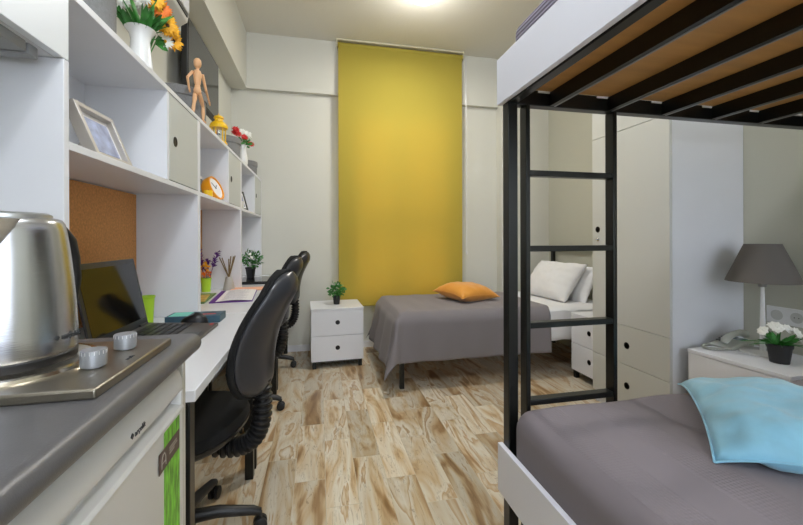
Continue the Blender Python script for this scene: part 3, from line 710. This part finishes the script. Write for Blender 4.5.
# reed diffuser
rx, ry = -.600, 2.745
t = thing('reed_diffuser', 'grey cone vase holding brown reed sticks on the middle desk', 'vase', (rx, ry, DZ))
MB().lathe([(.038, DZ), (.038, DZ+.004), (.020, DZ+.085), (.018, DZ+.088), (.015, DZ+.085), (.001, DZ+.080)], (rx, ry, 0), 28).build('vase_body', mat('grey_ceramic', (176, 172, 164), .5), t)
for dx, dy, hh in ((-.060, .0, .200), (-.05, .03, .195), (.008, .02, .205), (.030, 0, .205), (.036, .02, .21), (.004, -.02, .19)):
    MB().tube([(rx, ry, DZ+.08), (rx+dx, ry+dy, DZ+hh+.02)], .0036, 6).build('reed_stick', mat('brown_reed', (120, 100, 66), .7, vary=.3, vscale=100), t)
# paper things on the middle desk
def sheet_thing(name, label, cat, c, w_, l_, z0, th, rz, m, bev=.0008):
    t = thing(name, label, cat, (c[0], c[1], z0), rz=rz)
    MB().box(-w_/2, w_/2, -l_/2, l_/2, 0, th).build('pages' if cat != 'folder' else 'cover', m, t, local=True, bevel=bev); return t
t = sheet_thing('folder', 'thin orange folder under the open notebook', 'folder', (-.46, 2.745), .24, .14, DZ, .006, .03, mat('peach_cover', (236, 176, 140), .6))
t = sheet_thing('magazine', 'green covered magazine beside the purple notebook', 'magazine', (-.68, 2.36), .13, .36, DZ, .008, .08, mat('green_print', (96, 130, 70), .5, vary=.4, vscale=18))
t = sheet_thing('magazine', 'yellow brown magazine lying on top of the green magazine', 'magazine', (-.675, 2.31), .11, .24, DZ+.0083, .006, .16, mat('ochre_print', (188, 160, 80), .5, vary=.4, vscale=20))
t = thing('notebook', 'open white notebook of handwritten pages with a purple edge', 'notebook', (-.49, 2.43, DZ+.0003), rz=.10)
MB().box(-.112, .105, -.235, .235, 0, .005).build('cover', petalv, t, local=True)
b = MB().grid(lambda u, v: (-.082+u*.184, -.23+v*.46, .0056+.006*math.sin(PI*u)), 12, 2); b.build('pages', paper, t, local=True)
b = MB()
for k in range(20): b.box(-.055, .070 - (k % 3)*.015, -.215+k*.0215, -.2125+k*.0215, .0115, .0118)
b.build('handwriting', mat('ink_blue', (120, 120, 150), .6), t, local=True)
# corner desk: closed laptop + plant
t = thing('laptop', 'closed black laptop under the leafy plant on the corner desk', 'laptop', (-.49, 3.2, DZ))
box(-.62, -.36, 3.00, 3.40, DZ+.002, DZ+.014).build('laptop_base', blackp, t, bevel=.003)
box(-.62, -.36, 3.00, 3.40, DZ+.0145, DZ+.022).build('laptop_lid', mat('glossy_black', (20, 20, 22), .12), t, bevel=.003)
def potted(x, y, z, label, r=.085, hp=.085, kind='leafy', r0=.030, r1=.040):
    t = thing('potted_plant', label, 'plant', (x, y, z))
    pot(t, (x, y, z), r0, r1, hp)
    b = MB()
    for k in range(7):
        a = 2*PI*k/7; b.tube([(x, y, z+hp*.8), (x+r*.5*math.cos(a), y+r*.5*math.sin(a), z+hp+r*.7)], .0016, 5)
    b.build('stems', leafd, t)
    b = MB(); bush(b, (x, y, z+hp+r*.75), r, 200, .030, .016, .85, -.75); b.build('foliage', leafm, t)
    return t
t = potted(-.560, 3.33, DZ+.0222, 'leafy green plant in a tapered black pot on the closed laptop', .088, .085)
for k in range(9):
    d = rdir(.2); c = Vector((-.560, 3.33, DZ+.175)) + d*.080; b = MB(); petals(b, c, d, .014, 7, .009); b.build('blossom', petalw, t)

# ---------------------------------------------------------------- office chairs
def chair(label, x, y, rz, rb):
    t = thing('office_chair', label, 'chair', (x, y, 0), 'black office chairs at the desks', rz)
    K = dict(local=True)
    # star base
    b = MB(); b.lathe([(.045, .075), (.05, .085), (.05, .12), (.035, .135)], (0, 0, 0), 24); hub = b.build('base_hub', blackp, t, **K)
    for k in range(5):
        a = rb + 2*PI*k/5; d = Vector((math.cos(a), math.sin(a), 0))
        b = MB(); b.tube([d*.03+Vector((0,0,.108)), d*.12+Vector((0,0,.105)), d*.235+Vector((0,0,.080)), d*.262+Vector((0,0,.068))], [.024, .021, .017, .014], 10); b.build('base_arm', blackp, t, **K)
        s = Vector((-d.y, d.x, 0)); cs = MB()
        for sg in (-1, 1):
            c = d*.262 + s*.012*sg + Vector((0, 0, .0255)); rs = []
            for off in (-.008, -.006, .006, .008):
                rr = .025 if abs(off) < .007 else .021
                rs.append([c + s*off + (d*math.cos(2*PI*q/18) + Vector((0,0,1))*math.sin(2*PI*q/18))*rr for q in range(18)])
            cs.rings(rs)
        cs.tube([d*.262+Vector((0,0,.03)), d*.262+Vector((0,0,.07))], .008, 8); cs.build('caster', blackp, t, **K)
    b = MB(); b.lathe([(.026, .12), (.026, .26), (.018, .26), (.018, .385)], (0, 0, 0), 20); b.build('gas_lift', blackp, t, **K)
    b = MB(); b.box(-.10, .09, -.075, .075, .372, .402); b.build('seat_mechanism', blackp, t, bevel=.008, **K)
    # seat
    def se(r, z, ex=2.6, cx=.01):
        ring = []
        for k in range(44):
            a = 2*PI*k/44; cs_, sn = math.cos(a), math.sin(a)
            ring.append((cx + r*1.0*math.copysign(abs(cs_)**(2/ex), cs_), r*1.02*math.copysign(abs(sn)**(2/ex), sn), z - .015*max(0, cs_)**3))
        return ring
    b = MB(); b.rings([se(.155, .402), se(.205, .408), se(.222, .424), se(.224, .436)]); b.build('seat_shell', blackp, t, **K)
    b = MB(); b.rings([se(.221, .4365), se(.224, .450), se(.216, .472), se(.18, .484), se(.09, .480), se(.005, .478)]); b.build('seat_cushion', fabricb, t, **K)
    # backrest
    def bx(v): return -.285 - .050*v - .055*v*v + .030*math.sin(PI*min(1, v*1.2))       # x of the centre line, lumbar curve
    def hw(v):
        if v < .40: return .170 * math.sqrt(max(.0004, 1 - (abs(v-.40)/.405)**2.6)) * (1-.10*(.40-v)/.4)
        return .170 * math.sqrt(max(.0004, 1 - ((v-.40)/.605)**2.3))
    VV = [(1-math.cos(PI*j/26))/2 for j in range(27)]
    def slab(fn, name, m, f0, f1):
        b = MB(); nu = 18
        for f_ in (f0, f1): b.grid(lambda u, v: fn(u, VV[round(v*26)], f_), nu, 26)
        def loop(o_): return [fn(0, v, o_) for v in VV] + [fn(i/nu, VV[-1], o_) for i in range(1, nu+1)] + [fn(1, v, o_) for v in VV[::-1][1:]] + [fn((nu-i)/nu, VV[0], o_) for i in range(1, nu)]
        b.rings([loop(f0), loop(f1)], cap0=False, cap1=False)
        return b.build(name, m, t, weld=True, **K)
    def bp(u, v, off):          # off: + towards the sitter
        s = (u*2-1); ed = abs(s)**2.0
        rim = max(ed, ((v-.5)*2)**8)
        return Vector((bx(v) + .022*ed + off*(1-rim*.55), s*hw(v), .545 + v*.445))
    def sh(u, v, off):          # shell behind: inset, with a raised middle
        s = (u*2-1); p = bp(u, v, -.001)
        rim = max(abs(s)**2.4, (abs(v-.5)*2)**7)
        return Vector((p.x - (off*(1-rim*.80) if off else 0), p.y*.955, .553 + v*.428))
    slab(bp, 'back_cushion', fabricb, 0.0, .040)
    slab(sh, 'back_shell', shellp, 0.0, .042)
    # bellows
    n = 70; pts = []; rr = []
    for k in range(n+1):
        q = k/n; a = q*PI*.52
        x_ = -.245 + .02*q if q < .35 else None
        P0, P1_, P2, P3 = Vector((-.285, 0, .60)), Vector((-.300, 0, .45)), Vector((-.290, 0, .340)), Vector((-.120, 0, .365))
        p = P0*(1-q)**3 + P1_*3*q*(1-q)**2 + P2*3*q*q*(1-q) + P3*q**3
        pts.append(p); rr.append(.034 if k % 4 < 2 else .025)
    b = MB(); b.tube(pts, rr, 16); b.build('bellows_cover', blackp, t, **K)
    b = MB(); b.lathe([(.012, -.035), (.014, -.03), (.014, .0)], (-.03, -.10, .385), 12, axis='Y'); b.tube([(-.03, -.06, .385), (-.03, -.20, .380)], .005, 8); b.build('height_lever', blackp, t, **K)
    return t
chair('black office chair nearest the fridge, tucked at the near desk', -.480, 1.465, PI-.22, -PI+.22+.14)
chair('black office chair at the middle desk between two others', -.505, 2.52, PI-.24, -PI+.24)
chair('black office chair farthest back by the white nightstand', -.480, 3.33, PI-.22, -PI+.22)

# ---------------------------------------------------------------- nightstands
def nightstand(label, x, y, rz, h, w_=.44, d=.42):
    # local: front faces -y, centre of the front bottom at the origin
    t = thing('nightstand', label, 'nightstand', (x, y, 0), 'white two drawer nightstands', rz)
    K = dict(local=True); f = .062
    b = MB(); b.box(-w_/2, w_/2, .018, d, f, h-.018); b.build('body', white, t, bevel=.001, **K)
    MB().box(-w_/2-.002, w_/2+.002, -.002, d+.002, h-.018, h).build('top', white, t, bevel=.0015, **K)
    hh = (h-.018-f-.006)/2
    for k in range(2):
        z0 = f + k*(hh+.004)
        dd = MB().box(-w_/2+.001, w_/2-.001, 0, .0175, z0, z0+hh).build('drawer', greydoor if False else white, t, bevel=.001, **K)
        MB().lathe([(.019, -.0012), (.019, .0), (.0135, .0), (.0135, -.0012)], (0, 0, z0+hh*.52), 28, axis='Y').build('finger_hole', holem, dd, **K)
    for sx_ in (-1, 1):
        for yy in (.025, d-.025):
            MB().box(sx_*(w_/2-.028)-.016, sx_*(w_/2-.028)+.016, yy-.016, yy+.016, 0, f-.012).build('leg', black, t, bevel=.001, **K)
    MB().box(-w_/2+.012, w_/2-.012, .009, d-.009, f-.0118, f).build('base_frame', black, t, **K)
    return t
nightstand('white nightstand against the back wall beside the office chairs', .150, 3.225, .035, .505)
nightstand('white nightstand at the head of the far bed beside the wardrobe', 1.948, 2.425, -PI/2, .505, .40, .42)
nightstand('white nightstand carrying the lamp and telephone', 1.856, 1.362, -PI/2+.08, .53, .41, .40)

# ---------------------------------------------------------------- wardrobe
t = thing('wardrobe', 'tall white wardrobe with drawers below between the nightstands', 'wardrobe', (2.05, 1.918, 0))
WXA = 1.80; y0, y1 = 1.633, 2.205
box(WXA+.019, XR-.003, y0, y0+.018, 0, 2.44).build('side_panel', white, t, bevel=.001)
box(WXA+.019, XR-.003, y1-.018, y1, 0, 2.44).build('side_panel', white, t, bevel=.001)
box(WXA+.019, XR-.003, y0+.018, y1-.018, 2.42, 2.44).build('top_panel', white, t)
box(WXA+.03, XR-.003, y0+.018, y1-.018, 0, .082).build('plinth', white, t)
box(XR-.011, XR-.003, y0+.018, y1-.018, .082, 2.42).build('back_panel', white, t)
wd = mat('wardrobe_front', (204, 205, 200), .4)
for k, (za, zb) in enumerate(((.085, .3295), (.3325, .5645))):
    d = box(WXA, WXA+.018, y0, y1, za, zb).build('drawer', wd, t, bevel=.0012)
    MB().lathe([(.020, WXA-.0012), (.020, WXA), (.014, WXA), (.014, WXA-.0012)], (0, 1.918, (za+zb)/2), 28, axis='X').build('finger_hole', holem, d)
d = box(WXA, WXA+.018, y0, y1, .5675, 1.748).build('door', wd, t, bevel=.0012)
MB().lathe([(.020, WXA-.0012), (.020, WXA), (.014, WXA), (.014, WXA-.0012)], (0, 2.155, 1.150), 28, axis='X').build('finger_hole', holem, d)
b = MB(); b.lathe([(.011, WXA-.006), (.011, WXA)], (0, 2.150, 1.030+.055), 20, axis='X'); lk = b.build('lock', chrome, d)
MB().box(WXA-.026, WXA-.006, 2.149, 2.151, 1.078, 1.092).build('key', chrome, d)
d2 = box(WXA, WXA+.018, y0, y1, 1.751, 2.438).build('upper_door', wd, t, bevel=.0012)

# ---------------------------------------------------------------- beds
def rbox(b, x0, x1, y0, y1, z0, z1, r, n=6):
    # box with rounded top and vertical edges, as stacked rings
    def ring(ins, z):
        pts = []; rr = max(r-ins, .002)
        for cx, cy, a0 in ((x1-r, y1-r, 0), (x0+r, y1-r, PI/2), (x0+r, y0+r, PI), (x1-r, y0+r, 1.5*PI)):
            for k in range(n+1):
                a = a0 + PI/2*k/n; pts.append((cx+rr*math.cos(a), cy+rr*math.sin(a), z))
        return pts
    rings = [ring(0, z0)] + [ring(r*(1-math.cos(PI/2*k/n)), z1-r+r*math.sin(PI/2*k/n)) for k in range(n+1)]
    return b.rings(rings)
def pillow(name, label, c, W, Lh, T, M3, m, wr=.004, seed=0, cat='pillow', part='cushion_cover', pinch=.10, seamed=True, droop=0.0):
    t = thing(name, label, cat, c)
    def fn(sgn):
        def g(u, v):
            s, q = u*2-1, v*2-1
            x = s*W/2*(1 - pinch*(1-q*q)*abs(s)**2); y = q*Lh/2*(1 - pinch*(1-s*s)*abs(q)**2)
            th = T/2*((1-abs(s)**2.6)**.55)*((1-abs(q)**2.6)**.55)
            nz = noise.noise(Vector((x*9+seed, y*9, sgn*3)))*wr*2 + noise.noise(Vector((x*22+seed, y*22, 5)))*wr
            ed = min(1, th/(T*.18)); p = Vector((x, y, sgn*th + nz*ed*1.0 - droop*(s*s*q*q)**1.5)); return M3 @ p
        return g
    b = MB(); b.grid(fn(1), 36, 36); b.grid(fn(-1), 36, 36)
    b.build(part, m, t, local=True, weld=True)
    if seamed:
        pts = []
        for k in range(97):
            a = k/96*4; i = int(a) % 4; f_ = a - int(a) if k < 96 else 0
            s, q = ((-1+2*f_, -1), (1, -1+2*f_), (1-2*f_, 1), (-1, 1-2*f_))[i]
            pts.append(M3 @ Vector((s*W/2*(1-pinch*(1-q*q)), q*Lh/2*(1-pinch*(1-s*s)), -droop*(s*s*q*q)**1.5)))
        MB().tube(pts, .0028, 6).build('piping', m, t, local=True)
    return t
# far bed
t = thing('single_bed', 'single bed with black metal legs under the yellow blind', 'bed', (1.5, 3.09, 0))
FY0, FY1, FX0, FX1 = 2.665, 3.53, .565, 2.41
for x in (FX0+.02, FX1-.02):
    for y in (FY0+.02, FY1-.02):
        box(x-.017, x+.017, y-.017, y+.017, 0, .40 if x < 1 else 1.014).build('leg', black, t, bevel=.002)
for y in (FY0, FY1-.04): box(FX0+.038, FX1-.038, y+.003, y+.037, .30, .345).build('side_rail', black, t)
for x in (FX0+.003, FX1-.037): box(x, x+.034, FY0+.038, FY1-.038, .30, .345).build('end_rail', black, t)
box(FX1-.034, FX1-.006, FY0+.038, FY1-.038, .988, 1.014).build('headboard_bar', black, t)
box(FX0+.038, FX1-.038, FY0+.038, FY1-.038, .318, .344).build('slat_base', ply, t)
b = MB(); rbox(b, FX0+.005, FX1-.04, FY0+.004, FY1-.004, .3455, .538, .045)
tag(b.build('mattress', mattm), 'white mattress of the far bed under the grey bedspread', 'mattress')
b = MB()
def sheet_fn(u, v):
    x = 1.60 + u*.765; L_ = .215; tot = (FY1-FY0-.06) + 2*.06 + L_
    s = v*tot; topz = .542; r = .045; e = FY0 - .004
    if s < L_: y, z = e, .542-.045 - (L_ - s)
    elif s < L_+.06:
        a = (s-L_)/.06*PI/2; y, z = e + r*(1-math.cos(a)), topz - r + r*math.sin(a)
    else: y, z = min(e + r + (s-L_-.06), FY1-.03), topz
    return (x, y - .006*math.sin(x*31+2)*(1 if s < L_ else 0)*(1-s/L_ if s < L_ else 0), z + .002*math.sin(x*40+y*17))
b.grid(sheet_fn, 26, 30)
tag(b.build('bed_sheet', sheet, solid=.004), 'white sheet showing beyond the grey bedspread at the pillow end', 'sheet')
# draped bedspread
BX1 = 1.78
def drape(u, v):
    a = u*(BX1 - (FX0-.01) + .36) - .36      # along the bed, negative = over the foot
    yN, yF = FY0-.008, FY1+.004
    wid = yF - yN; s = v*(wid + .33 + .30) - .33      # negative = over the near side
    x0 = FX0 - .012; top = .552; R = .05
    da = max(0, -a); ds = max(0, -s); dsF = max(0, s-wid)
    side = ds if ds > 0 else dsF; sg = -1 if ds > 0 else 1
    r = math.hypot(da, side)
    bx_ = x0 + max(0, a); by = yN + min(max(s, 0), wid)
    wv = .003*math.sin(bx_*23+by*9) + .002*math.sin(bx_*51)
    if r <= 1e-6:
        # round down near edges
        ins = min(a if a > 0 else 0, s if s > 0 else 0, (wid-s) if s < wid else 0)
        dz = 0
        if ins < R: dz = R - math.sqrt(max(0, R*R-(R-ins)**2))
        return Vector((bx_, by, top - dz*.75 + wv*.6))
    q = min(r, .06); hz = .022*math.sin(PI/2*q/.06)
    dz = .0375 + r*(1 - .30*da*side/(r*r)) - hz*.6
    dx_, dy_ = -da/r, sg*side/r
    corner = 4*(da*side)/(r*r+1e-9)*.25*2
    flare = hz + r*(.05 + .20*corner*r/.4)
    fold = .012*math.sin((bx_ if da == 0 else by)*22 + 1.1)*min(1, r/.2)
    if da > 0 and side == 0: flare += r*.15
    return Vector((bx_ + dx_*(flare+fold), by + dy_*(flare*(.5 if side == 0 or da == 0 else 1)+fold*.6), max(.02, top - dz)))
b = MB().grid(drape, 84, 78)
tag(b.build('bedspread', greysheet, solid=.004), 'grey bedspread draped over the far bed to its foot', 'bedspread')
def rotm(rx=0, ry=0, rz=0): return (Matrix.Rotation(rz, 3, 'Z') @ Matrix.Rotation(ry, 3, 'Y') @ Matrix.Rotation(rx, 3, 'X'))
pillow('throw_pillow', 'orange satin throw pillow lying on the far bed', (1.265, 3.13, .622), .43, .40, .160, rotm(0.05, .04, .35), orangef, .004, 3, 'pillow', droop=.02)
pillow('bed_pillow', 'plump white pillow leaning at the head of the far bed', (2.100, 3.10, .708), .40, .60, .19, rotm(0, -.92, .10), sheet, .008, 9, part='pillow_case', pinch=.06, seamed=False)
pillow('bed_pillow', 'second white pillow behind the plump white one on the far bed', (2.255, 3.06, .680), .36, .60, .12, rotm(0, -1.15, .0), sheet, .006, 21, part='pillow_case', pinch=.06, seamed=False)

# bunk bed
BY0, BY1, BBX0, BBX1 = .29, 1.148, .595, 2.262
t = thing('bunk_bed', 'black steel bunk bed with white side boards and a ladder', 'bunk bed', (1.43, .72, 0))
for x in (BBX0, BBX1-.034):
    for y in (BY0, BY1-.038):
        box(x, x+.034, y, y+.038, 0, 1.98 if x > 1 else 1.68).build('post', black, t, bevel=.003)
for z0, nm in ((.305, 'lower_rail'), (1.532, 'upper_rail')):
    for y in (BY0+.003, BY1-.037): box(BBX0+.034, BBX1-.034, y, y+.034, z0, z0+.050).build('side_rail', black, t, bevel=.002)
    for x in (BBX0+.002, BBX1-.032): box(x, x+.030, BY0+.038, BY1-.038, z0+.002, z0+.048).build('end_rail', black, t, bevel=.002)
wb = mat('white_board', (232, 233, 243), .3)
box(.577, .5935, BY0-.005, 1.153, .264, .420).build('end_board', wb, t, bevel=.001)
box(.577, .5935, BY0-.005, 1.153, 1.537, 1.686).build('end_board', wb, t, bevel=.001)
for x in (.657, .988): box(x, x+.0155, BY1-.040, BY1-.001, .02 if False else 0, 1.532).build('ladder_stile', black, t, bevel=.002)
for z in (1.320, 1.072, .820, .568, .30): box(.6725, .988, BY1-.038, BY1-.006, z-.019, z).build('ladder_rung', black, t, bevel=.002)
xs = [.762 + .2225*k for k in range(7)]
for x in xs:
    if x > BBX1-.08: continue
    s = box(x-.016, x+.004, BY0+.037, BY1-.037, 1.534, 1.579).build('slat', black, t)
    box(x-.002, x+.0045, BY0+.037, BY1-.038, 1.5325, 1.5338).build('slat_glint', silver, s)  # painted highlight: grey strip stands in for the slat's specular line
    box(x-.060, x-.018, BY1-.0405, BY1-.0375, 1.5735, 1.5795).build('slat_clip', paper, s)
for x in xs:
    if x > BBX1-.08: continue
    box(x-.016, x+.004, BY0+.037, BY1-.037, .307, .352).build('slat', black, t)
box(BBX0+.036, BBX1-.036, BY0+.038, BY1-.0415, 1.5797, 1.588).build('bed_board', ply, t)
box(BBX0+.036, BBX1-.036, BY0+.038, BY1-.0415, .3525, .360).build('bed_board', ply, t)
b = MB(); rbox(b, .612, 2.22, BY0+.02, BY1-.045, 1.5885, 1.745, .03)
tag(b.build('mattress', mattm), 'mattress on the upper bunk under the ribbed grey cover', 'mattress')
b = MB(); rbox(b, .606, 2.22, BY0+.012, BY1-.040, 1.640, 1.775, .035)
tag(b.build('bedspread', ribbed), 'ribbed purple grey bedspread on the upper bunk', 'bedspread')
b = MB(); rbox(b, .625, 2.22, BY0+.02, BY1-.045, .3605, .525, .05)
tag(b.build('mattress', mattm), 'mattress on the lower bunk hidden under grey cover', 'mattress')
b = MB()
def spread2(u, v):
    # rounded cover with soft wobble
    x0, x1, ya, yb, zt, zb, R = .5955, 2.222, BY0+.006, BY1-.041, .560, .375, .058
    L_ = zt - zb - R; arc = R*PI/2
    def ax(s, lo, hi):
        # arclength -> (pos, drop)
        if s < L_: return lo, R + (L_-s)
        s -= L_
        if s < arc: a = s/arc*PI/2; return lo + R*(1-math.cos(a)), R*(1-math.sin(a))
        s -= arc
        if s < hi-lo-2*R: return lo+R+s, 0
        s -= hi-lo-2*R
        if s < arc: a = s/arc*PI/2; return hi-R+R*math.sin(a), R*(1-math.cos(a))
        s -= arc; return hi, R + s
    X, dx = ax(u*((x1-x0-2*R)+2*arc+2*L_), x0, x1); Y, dy = ax(v*((yb-ya-2*R)+2*arc+2*L_), ya, yb)
    if dx > 0 and dy > 0:   # corner: pull in so the plan is rounded
        cx = x0+R if X < 1.4 else x1-R; cy = ya+R if Y < .7 else yb-R
        ex_, ey_ = abs(X-cx)/R, abs(Y-cy)/R; m_ = math.hypot(ex_, ey_)
        k = max(ex_, ey_)/m_ if m_ > 0 else 1
        X = cx + (X-cx)*k; Y = cy + (Y-cy)*k
        if max(dx, dy) <= R: d = max(dx, dy, (dx+dy)*.62)
        else: d = max(dx, dy)
    else: d = max(dx, dy)
    wob = .003*math.sin(X*17+Y*7) + .003*noise.noise(Vector((X*6, Y*6, 0)))
    return (X, Y, max(zb, zt - d + (wob if d < R else 0)))
b.grid(spread2, 110, 70)
tag(b.build('bedspread', weave), 'grey woven bedspread on the lower bunk with blue pillow', 'bedspread')
pillow('throw_pillow', 'large pale blue velvet throw pillow on the lower bunk', (1.300, .730, .602), .56, .54, .13, rotm(0.0, .0, -.72), bluef, .010, 14, droop=.035, pinch=.035)

# ---------------------------------------------------------------- on the nightstands
NZ = .5305
lx, ly = 2.115, 1.420
t = thing('table_lamp', 'table lamp with dark grey cone shade and white stem', 'lamp', (lx, ly, NZ))
MB().lathe([(.088, NZ), (.088, NZ+.006), (.080, NZ+.010), (.016, NZ+.013), (.012, NZ+.016)], (lx, ly, 0), 40).build('base', ceramic, t)
MB().lathe([(.012, NZ+.015), (.011, NZ+.14), (.0075, NZ+.33)], (lx, ly, 0), 20).build('stem', ceramic, t)
MB().lathe([(.0165, NZ+.325), (.0165, NZ+.365)], (lx, ly, 0), 20).build('socket', mat('grey_socket', (150, 148, 142), .4), t)
b = MB(); b.lathe([(.142, NZ+.350), (.142, NZ+.352), (.070, NZ+.532), (.070, NZ+.534), (.068, NZ+.532), (.140, NZ+.352)], (lx, ly, 0), 56, cap0=False, cap1=False); b.build('lamp_shade', shade, t)
# telephone
phx, phy = 2.085, 1.545
t = thing('telephone', 'pale grey corded desk telephone beside the table lamp', 'telephone', (phx, phy, NZ), rz=.05)
K = dict(local=True)
b = MB(); b.prism([(-.075, 0), (.080, 0), (.085, .020), (.080, .040), (.02, .035), (-.06, .016), (-.078, .010)], -.055, .055, 'Y'); b.build('phone_base', phonep, t, bevel=.005, seg=3, **K)
b = MB(); b.obox((.045, 0, .0395), (.045, .075, .002), rotm(0, -.05, 0)); b.build('display', mat('phone_display', (120, 140, 146), .2), t, **K)
pts = []
hs_ = [(-.078, .030), (-.070, .045), (-.045, .060), (-.005, .072), (.035, .076), (.066, .068), (.078, .056)]
MB().tube([(x, -.022, z) for x, z in hs_], [.014, .019, .016, .0145, .0155, .020, .014], 14).build('handset', phonep, t, **K)
b = MB()
for k in range(12): b.obox((-.03+.018*(k % 3), .018+.012*(k//3)-.01, .028+.006*(k % 3)), (.011, .008, .004), rotm(0, -.25, 0))
b.build('keypad', darkgrey, t, bevel=.0006, **K)
b = MB(); pts = []
for k in range(320):
    q = k/319; a = q*2*PI*32; base = Vector((-.088-.085*math.sin(q*PI), .0+.045*math.cos(q*PI), .0075)); pts.append(base + Vector((0, math.cos(a)*.0055, math.sin(a)*.0055)))
b.tube(pts, .0016, 5); b.build('coiled_cord', phonep, t, **K)
# white flowers in black pot
fx, fy = 2.035, 1.300
t = thing('potted_flowers', 'white silk flowers in a black pot beside the table lamp', 'plant', (fx, fy, NZ))
pot(t, (fx, fy, NZ), .034, .044, .085)
b = MB()
for k in range(40):
    a = random.uniform(0, 2*PI); leafq(b, Vector((fx, fy, NZ+.08)), Vector((math.cos(a), math.sin(a), random.uniform(.15, 1.0))), rdir(), random.uniform(.05, .085), .020)
for a in (2.4, 2.9, -1.2, -.8): leafq(b, Vector((fx, fy, NZ+.08)), Vector((math.cos(a), math.sin(a), .25)), Vector((0,0,1)), .13, .016)
b.build('leaves', leafm, t)
for dx, dy, dz in ((-.052, .03, .065), (-.03, -.01, .085), (.0, .02, .090), (.02, -.02, .080), (.045, -.005, .060), (.03, -.045, .070), (.055, -.04, .035)):
    b = MB(); c = Vector((fx+dx, fy+dy, NZ+.085+dz-.012)); n = Vector((dx-.02, dy-.03, .05)); petals(b, c, n, .026, 8, .022, .4); petals(b, c, n, .018, 6, .016, 1.0); b.build('blossom', petalw, t)
# plants on the other nightstands
potted(.150, 3.42, .5055, 'small bushy green plant on the nightstand by the back wall', .072, .075, r0=.026, r1=.033)
potted(2.085, 2.39, .5055, 'small green plant on the nightstand behind the wardrobe', .06, .06, r0=.026, r1=.033)
# sockets
t = thing('wall_socket', 'white double wall socket plate behind the lamp', 'socket', (XR, 1.44, .70))
box(XR-.009, XR-.0005, 1.345, 1.522, .655, .742).build('cover_plate', ceramic, t, bevel=.003)
for yy in (1.475, 1.392):
    MB().lathe([(.026, XR-.0105), (.026, XR-.0092), (.022, XR-.0092), (.021, XR-.0060)], (0, yy, .699), 28, axis='X').build('socket_face', mat('socket_grey', (196, 196, 190), .5), t)
b = MB()
for dz in (-.009, .009): b.lathe([(.0025, XR-.0113), (.0025, XR-.0092)], (0, 1.392+dz, .699), 10, axis='X')
b.build('contact_hole', holem, t)
